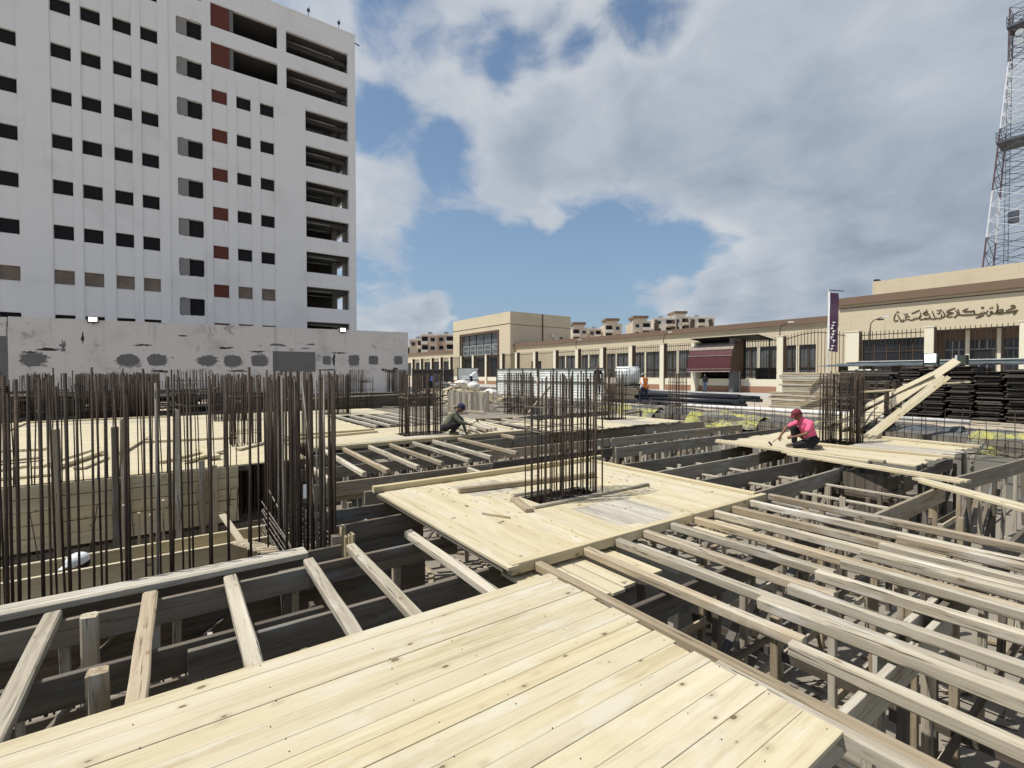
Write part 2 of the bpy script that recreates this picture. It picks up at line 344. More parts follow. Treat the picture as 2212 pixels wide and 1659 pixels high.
_bc = {}
def board_mesh(L, wd, ht, mat, rough=0, seed=0):
    key = (round(L, 2), round(wd, 3), round(ht, 3), mat, rough, seed)
    if key in _bc: return _bc[key]
    r = random.Random(seed * 977 + 5)
    c = min(wd, ht) * (0.07 if not rough else 0.14)
    prof = [(-wd / 2, -ht / 2 + c), (-wd / 2 + c, -ht / 2), (wd / 2 - c, -ht / 2), (wd / 2, -ht / 2 + c),
            (wd / 2, ht / 2 - c), (wd / 2 - c, ht / 2), (-wd / 2 + c, ht / 2), (-wd / 2, ht / 2 - c)]
    n = 1 if not rough else max(2, min(8, int(L / 0.4)))
    vs = []; fs = []
    for i in range(n + 1):
        x = -L / 2 + L * i / n
        bow = math.sin(math.pi * i / n) * (r.uniform(-1, 1) * 0.004 if rough else 0)
        jy = r.uniform(-1, 1) * 0.004 * rough; jz = r.uniform(-1, 1) * 0.003 * rough
        for (y, z) in prof:
            vs.append((x + (r.uniform(-.006, .006) * rough if i in (0, n) else 0), y + jy + bow + r.uniform(-1, 1) * 0.0025 * rough, z + jz + r.uniform(-1, 1) * 0.0025 * rough))
    for i in range(n):
        for k in range(8):
            a = i * 8 + k; b = i * 8 + (k + 1) % 8
            fs.append((a, a + 8, b + 8, b))
    fs.append(tuple(range(8))); fs.append(tuple(range(n * 8, n * 8 + 8))[::-1])
    me = mesh(vs, fs); me.materials.append(MATS[mat]); _bc[key] = me
    return me
def board(name, p0, p1, wd, ht, mat, parent=None, rough=0, roll=0.0, top=True):
    """timber from p0 to p1; with top=True the points lie on the middle of its upper face"""
    p0 = Vector(p0); p1 = Vector(p1); d = p1 - p0; L = d.length; d.normalize()
    up = Vector((0, 0, 1)) if abs(d.z) < 0.97 else Vector((-1, 0, 0))
    y = up.cross(d).normalized(); z = d.cross(y)
    rot = Matrix((d, y, z)).transposed()
    if roll: rot = rot @ Matrix.Rotation(roll, 3, 'X')
    c = (p0 + p1) / 2 - (z * (ht / 2) if top else Vector((0, 0, 0)))
    M = Matrix.Translation(c) @ rot.to_4x4()
    return link(name, board_mesh(L, wd, ht, mat, rough, rnd.randrange(7) if rough else 0), None, parent, M)
_tc = {}
def tube_mesh(L, r, mat, n=6):
    key = (round(L, 2), round(r, 4), mat, n)
    if key not in _tc:
        vs = [(r * math.cos(2 * math.pi * k / n), r * math.sin(2 * math.pi * k / n), z) for z in (0, key[0]) for k in range(n)]
        fs = [(k, (k + 1) % n, n + (k + 1) % n, n + k) for k in range(n)] + [tuple(range(n))[::-1], tuple(range(n, 2 * n))]
        me = mesh(vs, fs, True); me.materials.append(MATS[mat]); _tc[key] = me
    return _tc[key]
def tube(name, a, b, r, mat, parent=None, n=6):
    a = Vector(a); b = Vector(b); d = b - a
    M = Matrix.Translation(a) @ d.to_track_quat('Z', 'Y').to_matrix().to_4x4()
    return link(name, tube_mesh(d.length, r, mat, n), None, parent, M)
def wall_holes(axis, const, u0, u1, z0, z1, holes, depth, sgn=1):
    """upright wall with rectangular openings and their reveals; axis 'y': plane y=const, axis 'x': plane x=const"""
    us = sorted({u0, u1, *[h[0] for h in holes], *[h[1] for h in holes]}); zs = sorted({z0, z1, *[h[2] for h in holes], *[h[3] for h in holes]})
    us = [u for u in us if u0 <= u <= u1]; zs = [z for z in zs if z0 <= z <= z1]
    P = (lambda u, q, z: (u, q, z)) if axis == 'y' else (lambda u, q, z: (q, u, z))
    mb = MB()
    for i in range(len(us) - 1):
        for j in range(len(zs) - 1):
            cu = (us[i] + us[i + 1]) / 2; cz = (zs[j] + zs[j + 1]) / 2
            if any(h[0] < cu < h[1] and h[2] < cz < h[3] for h in holes): continue
            mb.quad(P(us[i], const, zs[j]), P(us[i + 1], const, zs[j]), P(us[i + 1], const, zs[j + 1]), P(us[i], const, zs[j + 1]))
    d = const + depth * sgn
    for a, b, c, e in holes:
        for (p, q) in (((a, c), (b, c)), ((b, c), (b, e)), ((b, e), (a, e)), ((a, e), (a, c))):
            mb.quad(P(p[0], const, p[1]), P(q[0], const, q[1]), P(q[0], d, q[1]), P(p[0], d, p[1]))
    return mb
ORD = ['first', 'second', 'third', 'fourth', 'fifth', 'sixth', 'seventh', 'eighth', 'ninth', 'tenth', 'eleventh', 'twelfth', 'thirteenth', 'fourteenth', 'fifteenth', 'sixteenth']
def U(a, b): return rnd.uniform(a, b)

SIGN = [[(7.662,6.586,0.04),(7.565,6.658,0.058),(7.44,6.597,0.058),(7.458,6.488,0.062),(7.594,6.42,0.053),(7.791,6.334,0.049),(7.896,6.275,0.04)],[(7.3,6.327,0.031),(7.363,6.209,0.058),(7.452,6.079,0.067),(7.506,5.991,0.031)],[(7.38,6.289,0.036),(7.558,6.201,0.058),(7.788,6.16,0.058),(7.988,6.167,0.049),(8.155,6.114,0.053),(8.325,6.141,0.049),(8.462,6.193,0.045)],[(8.36,6.253,0.036),(8.294,6.355,0.04),(8.16,6.421,0.045),(8.042,6.408,0.049),(8.024,6.312,0.045),(8.157,6.222,0.04),(8.326,6.226,0.036)],[(8.363,6.884,0.022),(8.316,6.699,0.053),(8.329,6.463,0.049),(8.361,6.277,0.045),(8.434,6.18,0.04)],[(8.462,6.183,0.04),(8.626,6.181,0.045),(8.701,6.112,0.049),(8.797,6.026,0.058),(8.874,6.082,0.036),(8.928,6.203,0.027)],[(8.703,6.208,0.031),(8.711,6.324,0.036),(8.629,6.363,0.036),(8.573,6.276,0.036),(8.616,6.19,0.036)],[(8.76,6.559,0.036),(8.674,6.597,0.045)],[(8.646,6.594,0.04),(8.564,6.642,0.045)],[(8.845,6.463,0.022),(8.884,6.294,0.045),(9.01,6.249,0.049),(9.054,6.389,0.027)],[(9.01,6.259,0.04),(9.157,6.226,0.049),(9.212,6.377,0.027)],[(9.157,6.236,0.04),(9.369,6.18,0.053),(9.53,6.216,0.045)],[(9.206,6.695,0.036),(9.128,6.657,0.089),(9.04,6.686,0.045)],[(9.491,5.949,0.04),(9.26,6.014,0.058),(9.043,6.118,0.04)],[(9.53,6.216,0.045),(9.801,6.204,0.058),(10.168,6.221,0.062),(10.466,6.276,0.045)],[(9.917,6.697,0.022),(10.063,6.63,0.053),(10.216,6.533,0.058),(10.097,6.461,0.053),(9.805,6.449,0.058),(9.588,6.475,0.053)],[(9.582,6.528,0.04),(9.579,6.357,0.053),(9.527,6.206,0.04)],[(10.466,6.276,0.04),(10.596,6.224,0.049),(10.666,6.081,0.053),(10.758,6.17,0.027)],[(10.549,6.334,0.031),(10.543,6.458,0.036),(10.45,6.498,0.036),(10.4,6.403,0.036),(10.448,6.324,0.036)],[(10.65,6.569,0.036),(10.564,6.6,0.04)],[(10.538,6.617,0.04),(10.434,6.655,0.04)],[(10.661,6.82,0.031),(10.907,6.727,0.053),(11.162,6.614,0.036)],[(11.172,6.514,0.031),(11.019,6.533,0.049),(10.751,6.44,0.04),(10.921,6.397,0.045),(11.093,6.339,0.049),(11.141,6.228,0.049),(10.994,6.143,0.045),(10.804,6.175,0.031)],[(11.407,6.66,0.027),(11.307,6.477,0.049),(11.227,6.277,0.053),(11.381,6.16,0.053),(11.614,6.086,0.045)],[(11.614,6.086,0.04),(11.726,6.163,0.04),(11.812,6.099,0.045),(12.011,6.097,0.049),(12.165,6.137,0.04)],[(12.028,6.727,0.027),(11.969,6.494,0.049),(11.862,6.227,0.049)],[(11.604,6.773,0.027),(11.535,6.603,0.045),(11.639,6.461,0.036),(11.739,6.522,0.022)],[(11.749,6.712,0.036),(11.655,6.748,0.036)],[(11.553,6.742,0.036),(11.447,6.766,0.036)],[(11.443,6.425,0.027),(11.479,6.2,0.04)],[(12.251,6.533,0.027),(12.155,6.291,0.049),(12.273,6.122,0.049),(12.456,6.129,0.04)],[(12.551,6.486,0.036),(12.463,6.618,0.04),(12.334,6.671,0.04),(12.279,6.526,0.04),(12.399,6.435,0.04),(12.535,6.485,0.036)],[(12.405,6.886,0.036),(12.343,6.771,0.04),(12.464,6.701,0.036),(12.618,6.582,0.031)],[(12.785,6.107,0.027),(12.579,6.14,0.049),(12.335,6.205,0.045)],[(12.772,6.702,0.027),(12.715,6.466,0.049),(12.828,6.237,0.049),(12.776,6.106,0.031)],[(13.336,6.655,0.036),(13.064,6.775,0.053),(12.812,6.884,0.031)],[(12.797,6.433,0.022),(12.853,6.249,0.045),(12.985,6.21,0.045),(13.038,6.378,0.022)],[(12.994,6.221,0.04),(13.144,6.172,0.045),(13.213,6.326,0.022)],[(13.152,6.183,0.04),(13.337,6.105,0.045)],[(13.337,6.116,0.04),(13.5,6.205,0.049),(13.671,6.242,0.049),(13.741,6.366,0.045),(13.666,6.476,0.04),(13.46,6.435,0.036)],[(13.841,6.739,0.022),(13.779,6.583,0.036),(13.702,6.661,0.027),(13.641,6.569,0.036),(13.592,6.713,0.022)],[(13.832,6.065,0.04),(13.971,6.099,0.045),(14.076,6.065,0.036)],[(14.276,6.687,0.027),(14.172,6.451,0.049),(14.051,6.17,0.049),(13.876,6.079,0.036)],[(14.226,6.208,0.036),(14.384,6.125,0.053),(14.509,6.234,0.049),(14.478,6.534,0.045),(14.374,6.762,0.027)],[(14.358,6.857,0.031),(14.253,6.922,0.045),(14.156,6.836,0.027)],[(13.713,6.139,0.031),(13.908,6.221,0.036)]]

# ================================================================== setting
FZ = -1.6                                   # floor of the excavation
PX0, PX1, PY0, PY1 = -14.0, 16.8, -12.0, 26.0
def struct(name, mb, mat, label=None):
    o = mb.build(name, mat); tag(o, label, None, None, 'structure'); return o
def ground():
    mb = MB(); G = 1500; z = 0.0
    xs = [-G, PX0, PX1 + .25, G]; ys = [-G, PY0, PY1, G]
    for i in range(3):
        for j in range(3):
            if i == 1 and j == 1: continue
            mb.quad((xs[i], ys[j], z), (xs[i + 1], ys[j], z), (xs[i + 1], ys[j + 1], z), (xs[i], ys[j + 1], z))
    struct('ground', mb, 'ground_dust')
    struct('excavation_floor', MB().quad((PX0, PY0, FZ), (PX1, PY0, FZ), (PX1, PY1, FZ), (PX0, PY1, FZ)), 'slab_floor')
    mb = MB()
    mb.quad((PX0, PY1, FZ), (PX1, PY1, FZ), (PX1, PY1, 0), (PX0, PY1, 0)); mb.quad((PX0, PY0, FZ), (PX0, PY1, FZ), (PX0, PY1, 0), (PX0, PY0, 0))
    mb.quad((PX1, PY0, FZ), (PX0, PY0, FZ), (PX0, PY0, 0), (PX1, PY0, 0))
    mb.quad((PX1 + .25, PY0, -.5), (PX1 + .25, PY1, -.5), (PX1 + .25, PY1, .02), (PX1 + .25, PY0, .02))
    struct('excavation_bank', mb, 'ground_rubble')
    # lean concrete retaining wall on the station side
    mb = MB()
    mb.box(PX1, PX1 + .25, PY0, PY1, FZ, -0.36)
    o = mb.build('retaining_wall', 'wall_concrete'); tag(o, 'grey concrete retaining wall along the station side of the excavation', 'retaining wall')
    # gravel backfill strip with uneven top
    nx, ny = 10, 70; vs = []; fs = []
    for j in range(ny + 1):
        for i in range(nx + 1):
            x = PX1 + .25 + 3.4 * i / nx; y = -8 + 34 * j / ny
            e = min(1, i / 2.0, (nx - i) / 2.0)
            vs.append((x, y, 0.004 + (max(0, U(-.02, .10)) if e > 0 else 0) + 0.10 * e * (math.sin(y * 1.3) * .5 + .5)))
    for j in range(ny):
        for i in range(nx):
            a = j * (nx + 1) + i; fs.append((a, a + 1, a + nx + 2, a + nx + 1))
    o = link('gravel_backfill', mesh(vs, fs, True), 'gravel'); tag(o, 'strip of grey gravel and rubble behind the retaining wall', 'gravel', kind='stuff')
    mb = MB(); mb.box(8.3, PX1 - .02, 15.9, PY1 - .02, FZ, -.03); struct('ground_apron', mb, 'ground_rubble')
    struct('pavement', MB().quad((36, -60, 0.004), (44, -60, 0.004), (44, 130, 0.004), (36, 130, 0.004)), 'concrete')
ground()

# ------------------------------------------------------------------ white concrete building
def white_building():
    Y = 50.6
    t = root('concrete_building', 'tall white unfinished concrete building with rows of dark window openings', 'building', (3, Y + 8, 0))
    rows = [27.0 - 3.45 * k for k in range(-2, 7)]          # tops of the window rows
    cols = [(-16.6, -15.4), (-13.4, -12.2), (-10.22, -9.05), (-7.2, -6.03), (-5.45, -4.27), (-3.5, -2.34), (-1.73, -0.6)]
    holes = []; wins = []
    for (a, b) in cols:
        for k, zt in enumerate(rows):
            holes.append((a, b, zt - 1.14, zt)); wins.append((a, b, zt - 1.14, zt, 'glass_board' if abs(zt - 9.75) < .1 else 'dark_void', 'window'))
    for (a, b, m) in ((3.24, 4.41, 'brick_red'), (5.15, 6.3, 'dark_void'), (7.07, 8.23, 'dark_void')):
        for zt in rows[2:]:
            holes.append((a, b, zt - 1.14, zt))
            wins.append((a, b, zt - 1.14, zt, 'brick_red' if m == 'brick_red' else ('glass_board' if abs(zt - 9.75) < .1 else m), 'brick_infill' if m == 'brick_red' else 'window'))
    raws = []
    for k in range(10):
        zt = 35.75 - 3.43 * k; holes.append((0.72, 2.52, zt - 1.45, zt)); raws.append(zt)
    opens = []
    for zt in rows[2:]:
        holes.append((11.05, 15.2, zt - 1.4, zt + .62)); opens.append((11.05, 15.2, zt - 1.4, zt + .62))
    for z0, z1 in ((32.5, 34.55), (29.12, 31.12)):
        holes += [(3.22, 8.6, z0, z1), (9.36, 15.18, z0, z1)]; opens += [(3.22, 8.6, z0, z1), (9.36, 15.18, z0, z1)]
    mb = wall_holes('y', Y, -22, 15.93, 0, 36.55, holes, 0.3)
    # flank, roof and back
    mb.quad((-22, Y + 16, 0), (-22, Y, 0), (-22, Y, 36.55), (-22, Y + 16, 36.55))
    mb.quad((-22, Y, 36.55), (15.93, Y, 36.55), (15.93, Y + 16, 36.55), (-22, Y + 16, 36.55))
    mb.build('facade', 'plaster_white', t)
    fl = wall_holes('x', 15.93, Y, Y + 16, 0, 36.55, [(Y + .5, Y + 1.9, o[2], o[3]) for o in opens if o[1] > 15] + [(Y + 4, Y + 7, o[2], o[3]) for o in opens if o[1] > 15], 0.3, -1)
    fl.build('side_wall', 'plaster_white', t)
    # slabs, inner walls and columns seen through the openings; inner walls near-black to stand for shade
    for k in range(11):
        z = 24.9 - 3.45 * (k - 3) + .02
        if z < 36: bx('floor_slab', 'cement_grey', t, -21.9, 15.6, Y + .32, Y + 15.9, z - .25, z)
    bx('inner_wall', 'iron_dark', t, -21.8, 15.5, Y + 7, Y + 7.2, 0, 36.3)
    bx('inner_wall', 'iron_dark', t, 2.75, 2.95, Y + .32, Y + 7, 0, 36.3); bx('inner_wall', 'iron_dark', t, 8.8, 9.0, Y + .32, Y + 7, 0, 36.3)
    for x in (14.6,):
        bx('column', 'concrete', t, x, x + .5, Y + 4.2, Y + 4.7, 0, 36.3)
    for (a, b, z0, z1) in opens:
        if b > 12:
            bx('beam', 'cement_grey', t, a, 15.55, Y + 2.2, Y + 2.5, z1 - .12, z1 + .3)
            tube('duct', (a - .2, Y + 1.2, z1 - .22), (b - U(.6, 1.6), Y + 1.2, z1 - .22), .07, 'steel_grey', t)
            tube('duct', (a - .2, Y + 3.0, z1 - .42), (b - U(.8, 2.2), Y + 3.0, z1 - .42), .06, 'steel_grey', t)
    for (a, b, z0, z1) in opens:
        if a < 4:
            bx('brick_infill', 'brick_red', t, a + .01, a + 1.45, Y + .12, Y + .22, z0 + .01, z1 - .01); bx('column', 'cement_grey', t, a + 1.452, a + 1.75, Y + .1, Y + .3, z0 + .01, z1 - .01)
    for (a, b, z0, z1, m, nm) in wins:
        o = bx(nm, m, t, a + .012, b - .012, Y + (.10 if m == 'brick_red' else .2), Y + .26, z0 + .012, z1 - .012)
        if nm == 'window': bx('sill', 'plaster_white', o, a, b, Y + .0, Y + .2, z0 + .0125, z0 + .05)
    # raw cut openings: ragged plaster edge, half walled up with grey blocks
    for zt in raws:
        b = bx('block_infill', 'block_grey', t, .73, 1.46, Y + .06, Y + .2, zt - 1.44, zt - .01)
        bx('opening_shade', 'dark_void', t, 1.47, 2.51, Y + .24, Y + .28, zt - 1.44, zt - .01)  # flat near-black sheet paints the interior's shade behind the open half
        n = 36; ring = []
        for k in range(n):
            a = 2 * math.pi * k / n; cx, cz = math.cos(a), math.sin(a); s = 1 / max(abs(cx), abs(cz))
            ring.append((1.62 + cx * s * .9, zt - .725 + cz * s * .725))
        vs = [(x, Y - .005, z) for x, z in ring] + [(1.62 + (x - 1.62) * U(1.0, 1.05), Y - .005, zt - .725 + (z - zt + .725) * U(1.0, 1.10)) for x, z in ring]
        mb = MB(); mb.add(vs, [(k, (k + 1) % n, n + (k + 1) % n, n + k) for k in range(n)]); mb.build('broken_edge', 'block_grey', t)
    # piers between the window strips stand proud
    for (a, b, z1) in ((-12.2, -10.24, 36.5), (-9.0, -7.24, 36.5), (-6.0, -5.48, 36.5), (-4.24, -3.53, 36.5), (-2.31, -1.76, 36.5), (-.57, .12, 36.5), (2.72, 3.2, 28.2), (4.44, 5.12, 28.1), (6.33, 7.04, 28.2), (8.26, 11.02, 28.4)):
        bx('pier', 'plaster_white', t, a, b, Y - .09, Y - .003, 0, z1)
    bx('parapet', 'plaster_white', t, -22, 15.98, Y - .05, Y + .25, 36.552, 36.75)
    for x in (11.4, 14.3):
        m = MB(); m.bar((x, Y, 36.75), (x, Y, 37.2), .05); m.box(x - .14, x + .1, Y - .2, Y - .05, 37.1, 37.35); m.bar((x, Y, 37.3), (x + .1, Y, 37.7), .04); m.build('roof_floodlight', 'iron_dark', t)
    m = MB(); m.bar((15.9, Y - .02, 35.9), (16.4, Y - .02, 35.8), .08); m.build('water_spout', 'iron_dark', t)
white_building()

# ------------------------------------------------------------------ plastered boundary wall
def blob_patch(cx, cz, rx, rz, y, n=18, jag=.12, sq=.5):
    ring = []
    for k in range(n):
        a = 2 * math.pi * k / n; c, s = math.cos(a), math.sin(a)
        q = (1 - sq) + sq / max(abs(c), abs(s)); f = q * U(1 - jag, 1 + jag)
        ring.append((cx + c * rx * f, y, cz + s * rz * f))
    mb = MB(); mb.add([(cx, y - .012, cz)] + ring, [(0, k + 1, (k + 1) % n + 1) for k in range(n)])
    return mb
def boundary_wall():
    Y = 39.5
    t = root('boundary_wall', 'weathered grey plastered boundary wall with cement patches below white building', 'wall', (4.5, Y, 0))
    n = 60; mb = MB(); xs = [-7.62 + 24.5 * k / n for k in range(n + 1)]
    tops = [5.03 + .013 * (x + 7.6) + U(-.015, .015) for x in xs]
    for k in range(n):
        a, b = xs[k], xs[k + 1]; p, q = tops[k], tops[k + 1]
        mb.add([(a, Y, 0), (b, Y, 0), (b, Y, q), (a, Y, p), (a, Y + .35, 0), (b, Y + .35, 0), (b, Y + .35, q), (a, Y + .35, p)], [(0, 1, 2, 3), (3, 2, 6, 7), (5, 4, 7, 6)])
    a, p = xs[-1], tops[-1]; mb.quad((a, Y, 0), (a, Y + .35, 0), (a, Y + .35, p), (a, Y, p)); a, p = xs[0], tops[0]; mb.quad((a, Y + .35, 0), (a, Y, 0), (a, Y, p), (a, Y + .35, p))
    mb.build('wall_face', 'plaster_wall', t)
    y = Y - .004
    for (cx, cz, rx, rz, sq, jag) in ((-6.6, 2.6, .55, .42, .1, .2), (-2.2, 2.62, .58, .4, 0, .1), (-.72, 2.64, .52, .38, .3, .1), (2.1, 2.64, .56, .36, 0, .12), (3.6, 2.65, .55, .42, .2, .1), (5.3, 2.68, .55, .42, .4, .12),
                                      (10.05, 2.8, .3, .33, .9, .04), (12.2, 2.85, .42, .42, .8, .08), (13.8, 2.88, .38, .36, .95, .05), (16.0, 2.9, .36, .35, .95, .05)):
        blob_patch(cx + U(-.1, .1), cz + U(-.1, .05), rx * 1.3, rz * 1.25, y + .006, 34, .3, .1).build('cement_smear', 'wall_smear', t)
        blob_patch(cx, cz, rx, rz, y, 34, jag, sq).build('cement_patch', 'cement_grey', t)
    MB().box(6.2, 9.2, y - .01, y + .003, 1.9, 3.42).build('cement_patch', 'cement_grey', t)
    # hacked chases and spalls
    for (cx, cz, rx, rz) in ((-5.9, 3.2, .5, .07), (-5.3, 3.4, .12, .3), (-6.8, 3.0, .3, .05), (-1.4, 3.6, .5, .06), (3.2, 3.55, .45, .07), (5.2, 3.35, .5, .05), (6.6, 3.9, .5, .12), (8.9, 4.0, .3, .07), (10.6, 2.9, .1, .55), (11.0, 3.4, .6, .05),
                             (14.7, 2.1, .25, .09), (15.2, 1.95, .5, .10), (15.7, 2.15, .22, .12), (10.2, 2.05, .7, .06), (3.9, 1.95, .5, .08), (-.6, 1.9, .5, .08), (13.2, 1.1, .5, .09), (-4.4, 3.9, .06, .35), (8.4, 3.7, .35, .05), (0.7, 4.3, .25, .05)):
        blob_patch(cx, cz, rx, rz, y, 20, .5, .1).build('spalled_patch', 'cement_grey' if rnd.random() < .4 else 'iron_dark', t)
    # neighbouring length of wall at the far left
    t2 = root('side_wall', 'darker stretch of plastered wall left of the open joint', 'wall', (-14, Y + .1, 0))
    bx('wall_face', 'plaster_wall', t2, -22, -7.72, Y + .1, Y + .4, 0, 5.0); bx('cement_band', 'cement_grey', t2, -22, -7.72, Y + .08, Y + .098, 0, 3.9)
    for (x, z, lab) in ((-3.89, 5.12, 'lit white floodlight on the boundary wall top, nearer the left end'), (11.27, 5.28, 'lit white floodlight on the boundary wall top below the building corner')):
        f = root('floodlight', lab, 'floodlight', (x, Y - .1, z - .2), 0, 'floodlights on the boundary wall')
        bx('housing', 'iron_dark', f, x - .26, x + .26, Y - .2, Y - .06, z - .24, z + .12); bx('lens', 'lamp_lit', f, x - .2, x + .2, Y - .22, Y - .203, z - .16, z + .1)
        m = MB(); m.bar((x, Y - .08, z - .3), (x, Y + .05, z - .3), .05); m.build('bracket', 'iron_dark', f)
boundary_wall()

# ------------------------------------------------------------------ railway station
def station():
    t = root('station_building', 'long beige stone railway station with brown cornice and Arabic lettering', 'station', (50, 30, 0))
    X = 50.0
    hl = [(54.1, 57.9), (49.1, 52.7), (43.7, 47.6), (38.6, 42.7), (33.9, 37.6), (29.0, 32.8), (24.1, 27.8), (20.7, 23.5)]
    holes = [(a, b, 1.3, 4.57) for a, b in hl] + [(62.2, 65.0, 0.2, 3.9)]
    wall_holes('x', X, 18.6, 69.7, 0, 6.55, holes, .3).build('wing_wall', 'stone_beige', t)
    for a, b in hl:
        g = bx('window', 'glass_grey', t, X + .22, X + .27, a + .01, b - .01, 1.31, 4.56); m = (a + b) / 2 + .25
        bx('mullion', 'pillar_cream', g, X + .02, X + .2, m - .13, m + .13, 1.31, 4.56)
        bx('frame', 'frame_brown', g, X + .1, X + .2, a + .012, b - .012, 2.35, 2.42)
        for q in (a + (b - a) * .25, a + (b - a) * .8): bx('frame', 'frame_brown', g, X + .12, X + .2, q - .03, q + .03, 1.32, 4.55)
    bx('door', 'glass_dark', t, X + .2, X + .26, 62.2, 65, .2, 3.9)
    bx('cornice', 'stone_trim', t, X - .28, X + 9, 18.62, 69.7, 6.552, 7.12)
    bx('cornice', 'stone_beige', t, X - .14, X - .004, 18.62, 69.7, 6.35, 6.548)
    # far wing
    hl2 = [(93.5 + 5.0 * k, 97.2 + 5.0 * k) for k in range(5)]
    wall_holes('x', X, 90.9, 122, 0, 6.5, [(a, b, 1.3, 4.6) for a, b in hl2], .3).build('wing_wall', 'stone_beige', t)
    for a, b in hl2: bx('window', 'glass_dark', t, X + .22, X + .27, a, b, 1.3, 4.6)
    bx('cornice', 'stone_trim', t, X - .28, X + 9, 90.9, 122, 6.502, 7.0)
    # entrance block
    b0, b1, x0 = 69.75, 90.8, 49.0
    mb = wall_holes('x', x0, b0, b1, 0, 12.83, [(73.7, 87.5, .3, 9.45)], .5); mb.build('block_front', 'stone_beige', t)
    mb = MB(); mb.quad((x0, b0, 0), (63.3, b0, 0), (63.3, b0, 12.83), (x0, b0, 12.83)); mb.quad((63.3, b0, 0), (63.3, b1, 0), (63.3, b1, 12.83), (63.3, b0, 12.83)); mb.quad((x0, b0, 12.83), (63.3, b0, 12.83), (63.3, b1, 12.83), (x0, b1, 12.83)); mb.quad((x0, b1, 0), (x0, b1, 12.83), (63.3, b1, 12.83), (63.3, b1, 0))
    mb.build('block_side', 'stone_beige', t)
    bx('groove', 'frame_brown', t, x0 - .02, x0 - .004, b0, b1, 10.62, 10.76); bx('groove', 'stone_trim', t, x0, 63.3, b0 - .02, b0 - .004, 10.5, 10.6)
    m = MB(); m.bar((56.3, b0 - .08, 6.6), (56.3, b0 - .08, 12.8), .16); m.build('drain_pipe', 'frame_brown', t)
    fr = MB(); fr.box(x0 - .12, x0 + .1, 73.3, 73.7, .3, 9.85); fr.box(x0 - .12, x0 + .1, 87.5, 87.9, .3, 9.85); fr.box(x0 - .12, x0 + .1, 73.7, 87.5, 9.45, 9.85); fr.build('portal_frame', 'frame_brown', t)
    for k in range(5):
        a = 73.75 + 13.7 * k / 5; b = a + 13.7 / 5 - .08
        bx('window', 'glass_grey', t, x0 + .42, x0 + .46, a, b, 7.6, 9.4); bx('window', 'steel_grey', t, x0 + .4, x0 + .45, a, b, 5.35, 7.5)
        bx('panel', 'glass_grey', t, x0 + .37, x0 + .398, a + .5, b - .5, 5.7, 6.3); bx('panel', 'glass_grey', t, x0 + .37, x0 + .398, a + .5, b - .5, 6.6, 7.2)
        bx('mullion', 'frame_brown', t, x0 + .3, x0 + .46, b + .002, b + .078, .3, 9.4)
        bx('window', 'glass_dark', t, x0 + .42, x0 + .46, a, b, .3, 5.2)
    bx('beam', 'frame_brown', t, x0 - .05, x0 + .4, 73.7, 87.5, 4.95, 5.34)
    for (xx, zz, s) in ((58.2, 8.9, .5), (58.9, 8.3, .6), (60.6, 8.6, .35), (61.3, 8.2, .4), (62.2, 8.1, .45), (62.9, 8.0, .4)):
        m = MB(); m.box(xx, xx + s, b0 - .45, b0 - .01, zz - s * .4, zz + s * .4); m.bar((xx, b0 - .2, zz - s * .4), (xx, b0 - .2, zz - s * 1.2), .06); m.build('air_conditioner', 'frame_brown' if s < .5 else 'sheet_white', t)
    # taller part with the sign
    X = 49.4; a0, a1 = -30.0, 18.6
    hs = [(12.4, 16.8, 1.3, 4.7), (6.2, 11.8, .2, 5.2), (0.4, 4.9, 1.3, 4.7), (-5.5, -1, 1.3, 4.7), (-11.3, -7, 1.3, 4.7)]
    wall_holes('x', X, a0, a1, 0, 7.86, hs, .4).build('hall_wall', 'stone_beige', t)
    MB().quad((X, a1, 0), (60, a1, 0), (60, a1, 8.4), (X, a1, 8.4)).build('hall_flank', 'stone_beige', t)
    bx('cornice', 'stone_trim', t, X - .3, X + 9, a0, a1 + .02, 7.862, 8.5); bx('groove', 'frame_brown', t, X - .02, X - .004, a0, a1, 7.56, 7.64)
    for (a, b, z0, z1) in hs:
        if z0 < 1:
            bx('recess_wall', 'stone_trim', t, X + 1.2, X + 1.3, a - .5, b + .5, 0, 5.6); bx('recess_ceiling', 'stone_trim', t, X + .05, X + 1.19, a, b, 5.201, 5.3)
            for (c, e) in ((10.25, 11.4), (8.55, 9.95), (6.7, 8.1)):
                d = bx('door', 'glass_dark', t, X + 1.1, X + 1.18, c, e, .2, 4.3)
                for q in (.33, .66): bx('frame', 'steel_grey', d, X + 1.05, X + 1.098, c + (e - c) * q - .03, c + (e - c) * q + .03, .2, 4.3)
                bx('frame', 'steel_grey', d, X + 1.04, X + 1.094, c, e, 3.6, 3.66)
            for c in (10.1, 8.4): bx('column', 'pillar_cream', t, X + .95, X + 1.15, c - .13, c + .13, 0, 5.19)
        else:
            g = bx('window', 'glass_dark', t, X + .3, X + .35, a, b, z0, z1)
            for q in range(1, 5): bx('frame', 'frame_brown', g, X + .24, X + .29, a + (b - a) * q / 5 - .03, a + (b - a) * q / 5 + .03, z0, z1)
            bx('frame', 'frame_brown', g, X + .23, X + .285, a, b, 3.6, 3.66)
    MB().box(56, 66, -30, 18.2, 8.4, 10.72).build('upper_storey', 'stone_beige', t)
    m = MB(); m.bar((56.5, 18.1, 10.72), (56.5, 18.1, 11.0), .12); m.box(56.2, 56.8, 17.8, 18.2, 10.8, 10.95); m.build('roof_vent', 'iron_dark', t)
